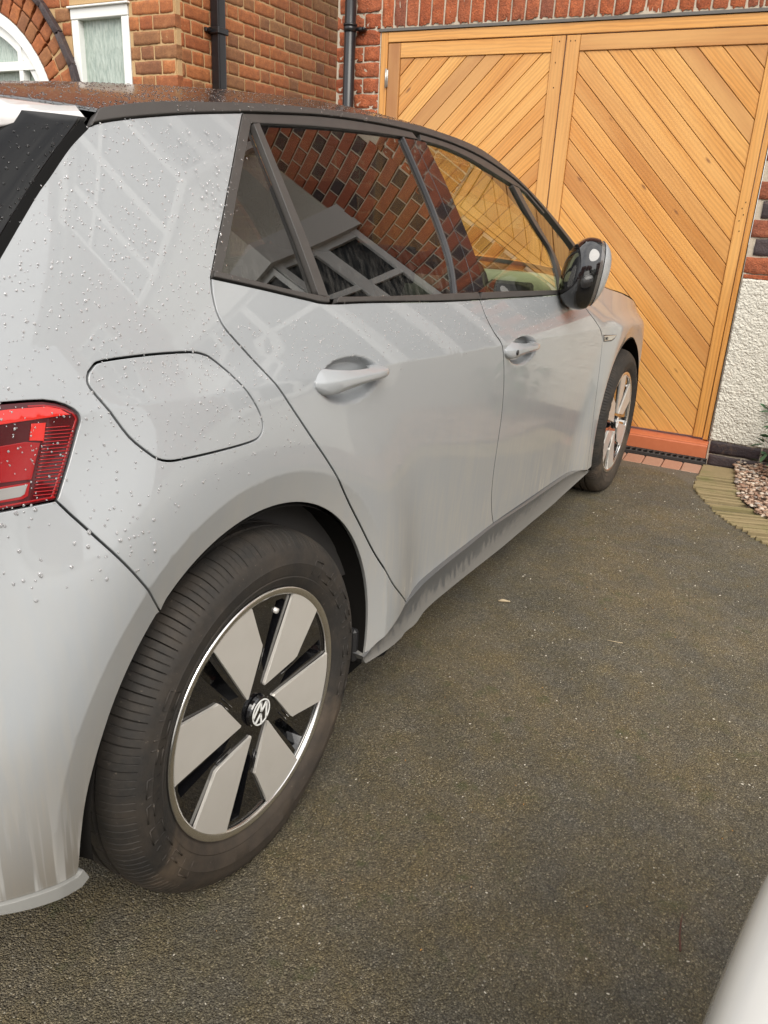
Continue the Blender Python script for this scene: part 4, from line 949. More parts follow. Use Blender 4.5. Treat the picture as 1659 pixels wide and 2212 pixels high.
# ---- brick walls
def unit_brick(seed,amp,name):
    r=np.random.default_rng(seed); nx,nz=7,4; V=[];F=[]
    def add(x,y,z): V.append((x,y,z)); return len(V)-1
    grid=[[None]*(nz+1) for _ in range(nx+1)]
    for i in range(nx+1):
        for j in range(nz+1):
            u_,v_=i/nx,j/nz; e=(i in(0,nx))+(j in(0,nz))
            x=u_-.5+(r.normal()*.006 if 0<i<nx else r.normal()*.004); z=v_-.5+(r.normal()*.020 if e else 0)
            grid[i][j]=add(x*.995,.5+(-.07 if e==2 else -.03 if e==1 else 0)*.5+r.normal()*amp,z)
    for i in range(nx):
        for j in range(nz): F.append((grid[i][j],grid[i][j+1],grid[i+1][j+1],grid[i+1][j]))
    ring=[grid[i][0] for i in range(nx+1)]+[grid[nx][j] for j in range(1,nz+1)]+[grid[i][nz] for i in range(nx-1,-1,-1)]+[grid[0][j] for j in range(nz-1,0,-1)]
    bk=[add(V[k][0],-.5,V[k][2]) for k in ring]; m=len(ring)
    for k in range(m): F.append((ring[k],ring[(k+1)%m],bk[(k+1)%m],bk[k]))
    me=bpy.data.meshes.new(name); me.from_pydata(V,[],F); b_=bmesh.new(); b_.from_mesh(me); bmesh.ops.recalc_face_normals(b_,faces=b_.faces); b_.to_mesh(me); b_.free()
    me.polygons.foreach_set('use_smooth',[i<nx*nz for i in range(len(F))]); return me
UB={}
def brick_mesh(matk,amp):
    k=(matk,amp)
    if k not in UB:
        UB[k]=[]
        for s_ in range(5):
            me=unit_brick(s_+hash(matk)%7*0+3,amp,'brick'); me.materials.append(M[matk]); UB[k].append(me)
    return UB[k]
def put_brick(parent,matk,a_,z,w,h,depth=.05,out=0.,amp=.05,rot=0.,name='brick',jit=.0015):
    me=random.choice(brick_mesh(matk,amp)); o=bpy.data.objects.new(name,me); COL.objects.link(o); o.parent=parent
    o.location=(a_,out-depth/2+random.uniform(-jit,jit),z); o.rotation_euler=(random.uniform(-.01,.01),rot+random.uniform(-.006,.006),0); o.scale=(w,depth,h); return o
def courses(a0,a1,z0,z1,gauge=.0815,mod=.2330,j=.010,phase=0.,flem=True,ph2=None):
    """rectangles (centre a, centre z, w, h, is_header) of a Flemish-bond wall clipped to a0..a1"""
    out=[]; k=0; z=z0; hd=(mod-2*j)/2.07
    while z<z1-.02:
        h=min(gauge,z1-z)-j; unit=mod+hd+j; st=phase+((unit/2) if k%2 else 0)
        a_=a0-unit*3+(st%unit)
        while a_<a1:
            for w,hdr in ((mod-j,0),(hd,1)):
                l,r=max(a_,a0),min(a_+w,a1)
                if r-l>.022: out.append(((l+r)/2,z+j+h/2-j/2,r-l,h,hdr))
                a_+=w+j
        z+=gauge; k+=1
    return out
def clear(rects,holes):
    out=[]
    for (a_,z,w,h,hd) in rects:
        segs=[(a_-w/2,a_+w/2)]
        for (h0,h1,z0,z1) in holes:
            if z+h*.45>z0 and z-h*.45<z1:
                ns=[]
                for l,r in segs:
                    if h0>l: ns.append((l,min(r,h0)))
                    if h1<r: ns.append((max(l,h1),r))
                segs=[q for q in ns if q[1]-q[0]>.02]
        out+=[((l+r)/2,z,r-l,h,hd) for l,r in segs]
    return out
def brick_field(name,rects,matk,parent,depth=.05,out=0.,hdr_dark=False):
    V=[];F=[];R_=[]; rg=np.random.default_rng(5)
    for (a_,z,w,h,hd) in rects:
        b=len(V); e=.0035; dy=rg.normal()*.0012
        for (sx,sz,y) in ((-1,-1,0),(1,-1,0),(1,1,0),(-1,1,0)): V.append((a_+sx*(w/2-e),out+dy,z+sz*(h/2-e)))
        for (sx,sz) in ((-1,-1),(1,-1),(1,1),(-1,1)): V.append((a_+sx*w/2,out-.005+dy,z+sz*h/2))
        for (sx,sz) in ((-1,-1),(1,-1),(1,1),(-1,1)): V.append((a_+sx*w/2,out-.02,z+sz*h/2))
        F.append((b,b+3,b+2,b+1)); 
        for k in range(4): q=(k+1)%4; F.append((b+k,b+q,b+4+q,b+4+k)); F.append((b+4+k,b+4+q,b+8+q,b+8+k))
        rv=rg.random(); rv=(.70+.3*rv) if (hdr_dark and hd and rg.random()<.85) else rv*.66; R_+=[rv]*12
    o=mesh(name,V,F,M[matk],parent,kind='stuff'); at=o.data.attributes.new('rnd','FLOAT','POINT'); at.data.foreach_set('value',np.array(R_,dtype=np.float32)); return o
def slab(name,mat,parent,a0,a1,z0,z1,y0,y1,holes=()):
    """wall slab in x-z with rectangular holes"""
    xs=sorted({a0,a1,*[min(max(h,a0),a1) for q in holes for h in q[:2]]}); zs=sorted({z0,z1,*[min(max(h,z0),z1) for q in holes for h in q[2:]]})
    bm=bmesh.new()
    for xa,xb in zip(xs,xs[1:]):
        for za,zb in zip(zs,zs[1:]):
            cx,cz=(xa+xb)/2,(za+zb)/2
            if any(h[0]<cx<h[1] and h[2]<cz<h[3] for h in holes): continue
            box(bm,xa,xb,y0,y1,za,zb)
    bmesh.ops.remove_doubles(bm,verts=bm.verts,dist=1e-5); return bme(name,bm,mat,parent)
# ================================================================ GARAGE
gar=thing('garage','red brick garage end with cedar chevron doors facing the car','garage',W0,PHI)
gw=slab('wall',M['mortar'],gar,.0,2.52,-.05,3.0,-.30,-.005,holes=[(.015,2.222,-.06,2.222)])
slab('pier_return',M['mortar'],gar,2.50,2.512,-.05,3.0,-.9,-.01)
for (a_,z,w,h,hd) in courses(2.228,2.52,-.04,2.95,.0838,.2330,phase=.285):
    put_brick(gw,'brick_rustic',a_,z,w,h,amp=.07)
k=0; a_=2.222
while a_>-.02:
    w=.0700; put_brick(gw,'brick_rustic',a_-w/2-.004,2.222+.1175+.004,w,.222,amp=.05); a_-=.0792; k+=1
for (q,z,w,h,hd) in courses(-.0,2.228,2.46,2.86,.0838): put_brick(gw,'brick_rustic',q,z,w,h,amp=.07)
slab('steel_lintel',simple('lintel_steel',(.12,.11,.10),.5),gar,.0,2.235,2.208,2.222,-.28,.004)
slab('roof_edge',M['slate'],gar,.03,2.6,3.0,3.12,-.3,.03)
# frame
fr=boxo('door_frame',M['cedar'],gar,.0201,.046,-.02,2.20,0,0) if 0 else None
def board(name,parent,pts,y0,y1,bev=.0025,mat='cedar',ang=None):
    """pts polygon in (a,z); own origin and own grain direction"""
    P_=np.array(pts,float); c=P_.mean(0)
    if ang is None: ang=0.
    ca,sa=math.cos(ang),math.sin(ang); L_=[((x-c[0])*ca+(z-c[1])*sa,-(x-c[0])*sa+(z-c[1])*ca) for x,z in P_]
    if area(np.array(L_))<0: L_=L_[::-1]
    bm=bmesh.new(); prism(bm,L_,y1,y0,bev=bev); o=bme(name,bm,M[mat],parent)
    o.location=(c[0],0,c[1]); o.rotation_euler=(0,-ang,0); return o
rect=lambda a0,a1,z0,z1:[(a0,z0),(a1,z0),(a1,z1),(a0,z1)]
df=board('door_frame',gar,rect(2.176,2.220,.105,2.205),-.09,-.004,ang=math.pi/2)
board('door_frame',gar,rect(.022,.048,.105,2.205),-.09,.002,ang=math.pi/2)
board('door_frame',gar,rect(.0485,2.1755,2.152,2.205),-.09,-.004)
def clip(poly,nx,nz,c):   # keep nx*a+nz*z<=c
    out=[]
    for (p,q) in zip(poly,poly[1:]+poly[:1]):
        dp=nx*p[0]+nz*p[1]-c; dq=nx*q[0]+nz*q[1]-c
        if dp<=0: out.append(p)
        if dp*dq<0: t=dp/(dp-dq); out.append((p[0]+(q[0]-p[0])*t,p[1]+(q[1]-p[1])*t))
    return out
def leaf(a0,a1,st0,st1,rail_t,rail_b,sgn,cs,hinge=None):
    lf=boxo('door_leaf',M['cedar'],gar,a0+.003,a1-.003,-.075,-.045,.112,2.146)
    board('stile',lf,rect(a0+.002,a0+st0,.112,2.147),-.044,-.006,ang=math.pi/2); board('stile',lf,rect(a1-st1,a1-.002,.112,2.147),-.044,-.006,ang=math.pi/2)
    A0,A1=a0+st0+.0012,a1-st1-.0012
    board('rail',lf,rect(A0,A1,rail_t,2.147),-.044,-.0075); 
    if rail_b>.12: board('rail',lf,rect(A0,A1,.112,rail_b),-.044,-.0075)
    for c0,c1 in zip(cs,cs[1:]):
        P_=rect(A0,A1,max(rail_b,.112)+.0012,rail_t-.0012)
        g_=.0020   # v-joint between boards
        if sgn>0: P_=clip(P_,1,1,c1-g_); P_=clip(P_,-1,-1,-c0-g_) if len(P_)>2 else P_
        else: P_=clip(P_,-1,1,c1-g_); P_=clip(P_,1,-1,-c0-g_) if len(P_)>2 else P_
        if len(P_)<3 or abs(area(np.array(P_)))<2e-4: continue
        Q=[p for i,p in enumerate(P_) if math.dist(p,P_[i-1])>.003]
        if len(Q)>=3: board('plank',lf,Q,-.044,-.015+random.uniform(-.0008,.0008),bev=.0022,ang=-math.pi/4 if sgn>0 else math.pi/4)
    return lf
csL=[4.30,4.178,4.068,3.959,3.85,3.744,3.632,3.52,3.409,3.301,3.169,3.061,2.951,2.842]; 
while csL[-1]>1.1: csL.append(csL[-1]-.110)
csR=[2.20,2.09,1.975,1.861,1.751,1.635,1.522,1.412,1.300,1.185,1.060,.944,.841,.729,.618,.513,.392,.268]
while csR[-1]>-1.1: csR.append(csR[-1]-.113)
lfL=leaf(1.1125,2.1735,.0725,.080,2.071,.112,+1,csL[::-1])
lfR=leaf(.0495,1.1095,.055,.0755,2.073,.112,-1,csR[::-1])
# hinge on the far left stile
bm=bmesh.new(); tube(bm,[(2.176,.004,1.915),(2.176,.004,2.015)],.0055,10); box(bm,2.166,2.186,-.006,-.0015,1.92,2.01,bev=.001); bme('hinge',bm,simple('zinc',(.5,.5,.48),.4,metal=.8),lfL,True)
bm=bmesh.new()
for (aa,zz) in [(1.145,2.12),(1.155,2.02),(1.15,1.9),(.07,1.36),(.082,1.33),(.07,1.30),(.085,1.27),(.075,1.22),(1.06,2.12),(1.085,2.12)]:
    box(bm,aa-.0022,aa+.0022,-.0065,-.0052,zz-.0035,zz+.0035)
bme('pin_holes',bm,M['void'],lfR,kind='stuff')
# threshold, drain, pavers
bm=bmesh.new(); prism(bm,[(.0,0),(0,0)] and [(-.06,.104),(.068,.088),(.078,.078),(.080,.022),(-.06,.0)],0,1) if 0 else None
pr_=[(-.10,.1045),(.050,.094),(.060,.086),(.062,-.02),(-.10,-.02)]
A=[bm.verts.new((.012,y,z)) for y,z in pr_]; B_=[bm.verts.new((2.22,y,z)) for y,z in pr_]
bm.faces.new(A); bm.faces.new(B_[::-1])
for i in range(len(pr_)): j=(i+1)%len(pr_); bm.faces.new((A[i],B_[i],B_[j],A[j]))
bmesh.ops.bevel(bm,geom=[e for e in bm.edges if abs(e.verts[0].co.x-e.verts[1].co.x)>1],offset=.006,segments=3,affect='EDGES'); bme('threshold',bm,M['terra'],gar,False)
dr=thing('drain_channel','black slotted drain channel along the red threshold','drain',wp(0,0,.026),PHI)
slab('channel',M['grate'],dr,.0,2.2,-.08,-.030,.064,.150)
bm=bmesh.new(); box(bm,.0,2.2,.064,.074,-.03,-.010,bev=.002); box(bm,.0,2.2,.140,.150,-.03,-.010,bev=.002); bme('edge_rail',bm,M['grate'],dr)
gm=None
for i in range(68):
    if gm is None:
        bm=bmesh.new(); tube(bm,[(-.008,.074,-.014),(-.003,.092,-.011),(.006,.107,-.010),(.009,.122,-.011),(.006,.140,-.014)],.0072,6); o=bme('grate_bar',bm,M['grate'],dr,True); gm=o.data
    else: o=bpy.data.objects.new('grate_bar',gm); put(o,parent=dr)
    o.location=(.015+i*.0325,0,0)
pvm=None; pv=thing('paver_row','row of faded red block pavers in front of the drain','pavers',wp(0,0,0),PHI)
for i in range(21):
    me_o=boxo('paver',M['paver'],pv,-.050,.050,-.075,.075,-.04,.0,bev=.006) if pvm is None else bpy.data.objects.new('paver',pvm)
    if pvm is None: pvm=me_o.data
    else: put(me_o,parent=pv)
    d_=.20; out_=.153+.050
    me_o.location=(.062+i*.1035,.153+.0755,-.006+random.uniform(-.001,.001)); me_o.rotation_euler=(-.05,random.uniform(-.01,.01),random.uniform(-.012,.012))
# ---- downpipe on the garage pier
dp=thing('downpipe','black round downpipe fixed to the garage brick pier','downpipe',wp(2.403,.05,0),PHI)
bm=bmesh.new(); tube(bm,[(0,0,.0),(0,0,3.0)],.034,20); bme('pipe',bm,M['pipe'],dp,True)
bm=bmesh.new(); tube(bm,[(0,0,2.205),(0,0,2.235)],.038,20); tube(bm,[(0,0,2.235),(0,0,2.245)],.041,20); bme('collar',bm,M['pipe'],dp,True)
bm=bmesh.new(); box(bm,-.085,-.03,-.045,-.012,2.212,2.230,bev=.003); tube(bm,[(-.085,-.04,2.221),(-.085,-.005,2.221)],.009,8); bme('clip',bm,M['pipe'],dp,True)
# ================================================================ LEFT HOUSE
LX,LY=3.15,3.05
lh=thing('house','orange brick house behind the car with arched porch and obscured window','house',(LX,LY,0),0)
def axis(o,phi): o.rotation_euler=(0,0,phi)
fw=slab('front_wall',M['mortar_buff'],lh,.012,4.0,-.02,5.2,-.3,-.0035,holes=[(.382,.908,1.05,2.375),(1.115,2.75,-.1,2.55)]); axis(fw,math.pi/2)
def infront(z,a_): return z>1.55 and z<2.55
win_h=[(.382,.908,1.05,2.375)]
def arch_r(a_,z): return math.hypot(a_-1.93,z-1.60)
rs=clear(courses(.0,1.55,1.14,2.78,.0815,.2330,phase=.13),win_h)
near=[];far=[]
for r_ in rs:
    if arch_r(r_[0]-r_[2]/2+ .02,r_[1])<1.145 and r_[1]>1.55: 
        # shorten against the arch
        lim=1.93-math.sqrt(max(1.145**2-(r_[1]-1.60)**2,0)); 
        l,rr=r_[0]-r_[2]/2,min(r_[0]+r_[2]/2,lim)
        if rr-l>.03: near.append(((l+rr)/2,r_[1],rr-l,r_[3],r_[4]))
    elif r_[1]<=1.55 and r_[0]>1.12: continue
    else: near.append(r_)
near=[r_ for r_ in near if not (r_[1]>1.55 and arch_r(r_[0],r_[1])<1.12)]
vis=[r_ for r_ in near if r_[1]>1.78]; oth=[r_ for r_ in near if r_[1]<=1.78]
for r_ in vis: put_brick(fw,'brick_smooth',*r_[:4],amp=.02)
brick_field('brickwork',oth,'brick_field',fw)
brick_field('brickwork',[r_ for r_ in clear(courses(0,4.0,2.80,5.2,.0815,.233),[])],'brick_field',fw)
brick_field('brickwork',[r_ for r_ in clear(courses(1.56,4.0,-.02,2.8,.0815,.2330,phase=.13),[(1.0,2.86,-.1,1.6)]) if arch_r(r_[0],r_[1])>1.16],'brick_field',fw)
# arch: two rings of bricks and a dark hood mould
for ring,(r0,r1) in enumerate(((.845,.955),(.965,1.075))):
    nb=30
    for k in range(nb):
        t=math.pi*(k+.5)/nb; rr=(r0+r1)/2
        if t<math.pi*.40: continue
        x,z=1.93+rr*math.cos(t),1.60+rr*math.sin(t)
        put_brick(fw,'brick_smooth',x,z,r1-r0,.082,rot=-t,amp=.02,out=.003)
for k in range(16):
    t=math.pi*(k+.5)/16
    if t<math.pi*.4: continue
    rr=1.105; put_brick(fw,'brick_dark',1.93+rr*math.cos(t),1.60+rr*math.sin(t),.045,.212,rot=-t,amp=.01,out=.035,depth=.08,name='hood_brick')
put_brick(fw,'brick_dark',1.93-1.105,1.86 if 0 else 1.885,.075,.05,out=.045,depth=.09,amp=.01,name='hood_brick') if 0 else None
# white arched door frame and glass
bm=bmesh.new(); n=40
for (ra,rb_,y0,y1) in ((.765,.84,-.06,.0),(.70,.765,-.07,-.02)):
    rows=[]
    for i in range(n+1):
        t=math.pi*i/n; rows.append([bm.verts.new((1.93+r*math.cos(t),y,1.60+r*math.sin(t))) for r,y in ((ra,y0),(ra,y1),(rb_,y1),(rb_,y0))])
    for A_,B2 in zip(rows,rows[1:]):
        for k in range(4): bm.faces.new((A_[k],A_[(k+1)%4],B2[(k+1)%4],B2[k]))
box(bm,1.93-.84,1.93-.70,-.06,.0,.0,1.60); box(bm,1.93+.70,1.93+.84,-.06,.0,.0,1.60); box(bm,1.93-.70,1.93+.70,-.065,-.01,2.02,2.075) ; box(bm,1.93-.50,1.93-.46,-.065,-.012,.1,2.2)
o=bme('porch_frame',bm,M['upvc'],fw); 
slab('porch_glass',M['obscure'],fw,1.93-.78,1.93+.78,.0,2.40,-.09,-.07)
# narrow window
wf=bmesh.new(); a0,a1,z0,z1=.390,.900,1.06,2.352
box(wf,a0,a1,-.075,.004,z1-.062,z1,bev=.004); box(wf,a0,a1,-.075,.004,z0,z0+.06,bev=.004); box(wf,a0,a0+.062,-.075,.0,z0+.06,z1-.062,bev=.004); box(wf,a1-.062,a1,-.075,.0,z0+.06,z1-.062,bev=.004)
box(wf,a0-.02,a1+.012,-.05,.022,z1,z1+.012,bev=.003)
wn=bme('window',wf,M['upvc'],fw); slab('pane',M['obscure'],wn,a0+.05,a1-.05,z0+.05,z1-.05,-.055,-.045)
# side wall along the gap
sw=slab('side_wall',M['mortar_buff'],lh,-5.2,-.012,-.02,5.2,-.3,-.0035); axis(sw,math.pi)
rs=courses(-2.75,-.051,1.62,3.02,.0815,.2330,phase=.02)
q=[r_ for r_ in rs]; q.sort(key=lambda r_:-r_[0])
for r_ in q[:296]: put_brick(sw,'brick_smooth',*r_[:4],amp=.02)
brick_field('brickwork',q[296:]+courses(-5.2,-2.76,0,5.2,.0815)+courses(-2.75,0,0,1.62,.0815)+courses(-2.75,0,3.03,5.2,.0815),'brick_field',sw)
boxo('string_course',M['brick_dark'],sw,-5.2,-.6,-.02,.05,2.86,2.885)
bm=bmesh.new(); prism(bm,[(-5.4,5.2),(.3,5.2),(.3,5.3),(-5.4,5.3)],.4,-4.2) ; bme('roof',bm,M['slate'],sw)
# square downpipe
d2=thing('downpipe','square black downpipe on the side of the orange brick house','downpipe',(3.49,3.05,0),math.pi)
boxo('pipe',M['pipe'],d2,-.036,.036,.012,.080,.0,5.1,bev=.008,seg=2)
bm=bmesh.new(); box(bm,-.052,.052,.004,.090,2.225,2.262,bev=.004); box(bm,-.052+.0,.085,.0,.02,2.232,2.256,bev=.003); tube(bm,[(.072,.02,2.244),(.072,.045,2.244)],.010,8); bme('clip',bm,M['pipe'],d2,False)
# ================================================================ RIGHT HOUSE (mostly seen in reflections)
rh=thing('house','house right of the garage with white roughcast base below dark and red bricks','house',wp(0,0,0),PHI)
bayh=(-3.5,-.60)
rw=slab('wall',M['mortar'],rh,-7.5,.016,-.06,5.6,-.3,-.008,holes=[(bayh[0]+.1,bayh[1]-.1,.95,2.6),(bayh[0]+.1,bayh[1]-.1,3.8,5.1),(-6.7,-5.2,3.35,4.75)])
rr_=clear(courses(-7.5,.014,1.012,5.6,.0890 if 0 else .0905,.2330,phase=.06),[(bayh[0]-.0,bayh[1]+.0,.0,5.2),(-6.75,-5.15,3.3,4.8)])
def bcol(r_): return r_[0]>-.42 and r_[1]<1.85
for r_ in rr_:
    if bcol(r_): 
        i=int(round((r_[1]-1.012)/.0905)); put_brick(rw,'brick_dark' if i%2==0 else 'brick_rustic',*r_[:4],amp=.05,out=.0)
brick_field('brickwork',[r_ for r_ in rr_ if not bcol(r_)],'brick_field',rw,hdr_dark=True)
# header strip of red under the bricks, as a thin course
for k in range(3): put_brick(rw,'brick_rustic',-.10-k*.233,1.0,.222,.022,amp=.03)
# roughcast: a really uneven sheet
rgc=np.random.default_rng(3); nx_,nz_=430,260; xa,xb,za,zb=-1.45,.012,.112,.985
def fbm(nx,nz,sc):
    r=np.zeros((nx,nz))
    for s_,am in sc:
        g_=rgc.random((int(nx/s_)+3,int(nz/s_)+3)); X=np.arange(nx)/s_;Z=np.arange(nz)/s_; i=X.astype(int);j=Z.astype(int); fx=(X-i)[:,None];fz=(Z-j)[None]; fx=fx*fx*(3-2*fx); fz=fz*fz*(3-2*fz)
        r+=am*((g_[i][:,j]*(1-fx)+g_[i+1][:,j]*fx)*(1-fz)+(g_[i][:,j+1]*(1-fx)+g_[i+1][:,j+1]*fx)*fz)
    return r
Hh=fbm(nx_,nz_,((3.0,1.),(1.5,.8),(6.5,.8)))*.0052
V=[];F=[]
for i in range(nx_):
    for j in range(nz_):
        x=xa+(xb-xa)*i/(nx_-1); z=za+(zb-za)*j/(nz_-1); e=min((nx_-1-i)/3.,1)*min(j/2.,1) ; y=.010+Hh[i,j]*.9
        if i==nx_-1: x+=Hh[i,j]*.8-.004; y=-.02
        if j==0: z+=Hh[i,j]*1.2-.012; y=-.0
        if j==nz_-1: z+=Hh[i,j]*.5; y=0.
        V.append((x,y,z))
for i in range(nx_-1):
    for j in range(nz_-1): k=i*nz_+j; F.append((k,k+1,k+nz_+1,k+nz_))
mesh('roughcast',V,F,M['render'],rw,smooth=True)
slab('roughcast_far',M['render'],rw,-7.5,-1.451,.11,.985,-.008,.015)
# blue brick plinth
for k,(c,w) in enumerate(((-.130,.262),(-.40,.262),(-.67,.262),(-.94,.262),(-1.21,.262))): put_brick(rw,'brick_dark',c,.074,w,.070,out=.018,amp=.02,depth=.06)
for k,(c,w) in enumerate(((-.085,.165),(-.225,.096),(-.39,.215),(-.56,.100),(-.73,.215),(-.90,.10),(-1.07,.215))): put_brick(rw,'brick_dark',c,-.002,w,.066,out=.018,amp=.03,depth=.06)
slab('plinth_mortar',M['mortar'],rw,-7.5,.010,-.06,.112,-.008,.010)
# bay window with white fascia, render panel above, upper windows
def bay(z0,z1,zt):
    out=[(bayh[0]+.0,0.),(bayh[0]+.45,.62),(bayh[1]-.45,.62),(bayh[1]-.0,0.)]
    return out
bpts=bay(0,0,0)
def bay_ring(name,mat,z0,z1,g,parent=rw):
    bm=bmesh.new(); P_=[(x+(g if i<2 else -g)*-1*.0,y) for i,(x,y) in enumerate(bpts)]
    cxx=(bayh[0]+bayh[1])/2; Q=[(cxx+(x-cxx)*(1+g/1.25),y*(1+g/.62)+(.0 if y>0 else -.02)) for x,y in bpts]
    A_=[bm.verts.new((x,y,z0)) for x,y in Q]; B2=[bm.verts.new((x,y,z1)) for x,y in Q]; bm.faces.new(A_); bm.faces.new(B2[::-1])
    for i in range(4): bm.faces.new((A_[i],B2[i],B2[(i+1)%4],A_[(i+1)%4]))
    return bme(name,bm,mat,parent)
bay_ring('bay_base',M['render'],-.03,.85,.0); bay_ring('bay_sill',M['white_board'],.85,.92,.05)
bay_ring('bay_fascia',M['white_board'],2.66,2.90,.07); bay_ring('bay_apron',M['render'],2.90,3.66,.0); bay_ring('bay_sill',M['white_board'],3.66,3.72,.05); bay_ring('bay_fascia',M['white_board'],5.22,5.42,.07); bay_ring('bay_roof',M['slate'],5.42,5.52,.12)
for (z0,z1) in ((.92,2.66),(3.72,5.22)):
    for (p,q_) in zip(bpts,bpts[1:]):
        L_=math.dist(p,q_); an=math.atan2(q_[1]-p[1],q_[0]-p[0]); nl=2 if L_<1 else 3
        bm=bmesh.new(); fw_=.055
        for k in range(nl+1): xx=k*L_/nl; box(bm,max(xx-fw_,0),min(xx+fw_,L_),-.05,.02,z0,z1)
        for zz in (z0,z1-.06,z0+(z1-z0)*.70): box(bm,.0,L_,-.045,.015,zz,zz+.06)
        w_=bme('bay_window',bm,M['upvc'],rw); w_.location=(p[0],p[1],0); w_.rotation_euler=(0,0,an)
        gl=slab('pane',M['pane'],w_,0,L_,z0,z1,-.03,-.02)
wf=bmesh.new()
for (x0,x1) in ((-6.7,-5.2),):
    for xx in (x0,x0+.72,x1-.06): box(wf,xx,xx+.06,-.06,.0,3.35,4.75)
    for zz in (3.35,4.69,4.35): box(wf,x0,x1,-.055,.0,zz,zz+.06)
w_=bme('window',wf,M['upvc'],rw); slab('pane',M['pane'],w_,-6.7,-5.2,3.35,4.75,-.05,-.04)
slab('upper_wall',M['mortar'],rh,.018,2.62,3.125,5.6,-.3,-.008); brick_field('brickwork',courses(.018,2.62,3.13,5.6,.0905,.2330),'brick_field',rw,hdr_dark=True)
slab('soffit',M['white_board'],rw,-7.8,2.6,5.6,5.75,-.3,.35)
bm=bmesh.new(); A_=[bm.verts.new(p) for p in ((-7.9,.45,5.70),(2.7,.45,5.70),(1.6,-4.2,9.2),(-6.6,-4.2,9.2))]; B2=[bm.verts.new((v.co.x,v.co.y,v.co.z+.12)) for v in A_]
bm.faces.new(A_); bm.faces.new(B2[::-1])
for i in range(4): bm.faces.new((A_[i],B2[i],B2[(i+1)%4],A_[(i+1)%4]))
bme('roof',bm,M['slate'],rw)
# ---- edging stones curving along the bed
outer=crom([(3.535,-.345),(3.36,-.352),(3.21,-.356),(3.02,-.378),(2.854,-.451),(2.667,-.552),(2.546,-.653),(2.40,-.79),(2.2,-1.02),(2.0,-1.30)],6)
innr=crom([(3.560,-.515),(3.40,-.53),(3.296,-.545),(3.007,-.589),(2.853,-.663),(2.72,-.77),(2.60,-.86),(2.46,-1.0),(2.28,-1.22),(2.1,-1.48)],6)
ed=thing('bed_edging','curved edging of thin buff stones set on edge round the gravel bed','edging',(3.2,-.4,0))
def at(C_,t):
    C_=np.array(C_); d=np.concatenate([[0],np.cumsum(np.hypot(*np.diff(C_,axis=0).T))]); s_=t*d[-1]; return np.array([np.interp(s_,d,C_[:,0]),np.interp(s_,d,C_[:,1])])
cuts=[0,.115]+[.115+.885*(i/50) for i in range(1,51)]
for i,(t0,t1) in enumerate(zip(cuts,cuts[1:])):
    g_=.0048; Pq=[at(outer,t0+g_),at(outer,t1-g_),at(innr,t1-g_),at(innr,t0+g_)]; c=sum(Pq)/4; jit=random.uniform(-.010,.008) if i else .012; nrm_=(Pq[3]-Pq[0]); nrm_/=np.linalg.norm(nrm_)
    Pq=[q+nrm_*(random.uniform(-.008,.008) if i else 0) for q in Pq]
    bm=bmesh.new(); top=.012+jit*.7; zb=gz(c[0])-.03
    A_=[bm.verts.new((q[0]-c[0],q[1]-c[1],zb)) for q in Pq]; B2=[bm.verts.new((q[0]-c[0],q[1]-c[1],gz(c[0])+top+random.uniform(-.003,.003))) for q in Pq]
    bm.faces.new(A_); bm.faces.new(B2[::-1])
    for k in range(4): bm.faces.new((A_[k],B2[k],B2[(k+1)%4],A_[(k+1)%4]))
    bmesh.ops.bevel(bm,geom=[e for e in bm.edges if e.verts[0].co.z>zb+.01 and e.verts[1].co.z>zb+.01],offset=.003,segments=1,affect='EDGES')
    o=bme('edging_stone',bm,M['edging'],ed); o.location=(c[0]-3.2,c[1]+.4,0)
# ---- gravel bed
bed=mesh('gravel_bed',[(3.66,-.50,.004),(3.25,-.54,.012),(2.95,-.62,.012),(2.6,-.86,.012),(2.1,-1.5,.012),(1.9,-3.5,.012),(3.62,-3.5,.004)],[(0,1,2,3,4,5,6)],M['soil'],kind='structure')
rg=np.random.default_rng(9); V=[];F=[];R_=[]
for _ in range(9000):
    x=2.05+1.6*rg.random(); y=-.50-1.25*rg.random()
    lim=np.interp(x,[2.1,2.6,2.853,3.007,3.3,3.66],[-1.5,-.86,-.663,-.589,-.545,-.50])
    if y>lim+.01: continue
    r=.0045+.0095*rg.random()**1.7; b=len(V); th_=rg.random()*6.28; e1,e2=1+.5*rg.random(),.5+.4*rg.random(); z=.012+r*.4*rg.random()+(.012 if rg.random()<.3 else 0)
    for (hh,rr) in ((-.3,.75),(.25,1.),(.7,.6)):
        for k in range(6):
            an=2*math.pi*k/6+hh; q=(r*e1*rr*math.cos(an)*(1+.15*rg.normal()),r*rr*math.sin(an)*(1+.15*rg.normal())); V.append((x+q[0]*math.cos(th_)-q[1]*math.sin(th_),y+q[0]*math.sin(th_)+q[1]*math.cos(th_),z+r*hh*e2))
    for L__ in range(2):
        for k in range(6): F.append((b+L__*6+k,b+L__*6+(k+1)%6,b+L__*6+6+(k+1)%6,b+L__*6+6+k))
    F.append(tuple(b+12+k for k in range(6))); R_+=[rg.random()]*18
o=mesh('gravel',V,F,M['pebble'],kind='stuff',smooth=True); at_=o.data.attributes.new('rnd','FLOAT','POINT'); at_.data.foreach_set('value',np.array(R_,dtype=np.float32)); put(o,'mixed pink and buff gravel filling the bed beside the edging stones','gravel')
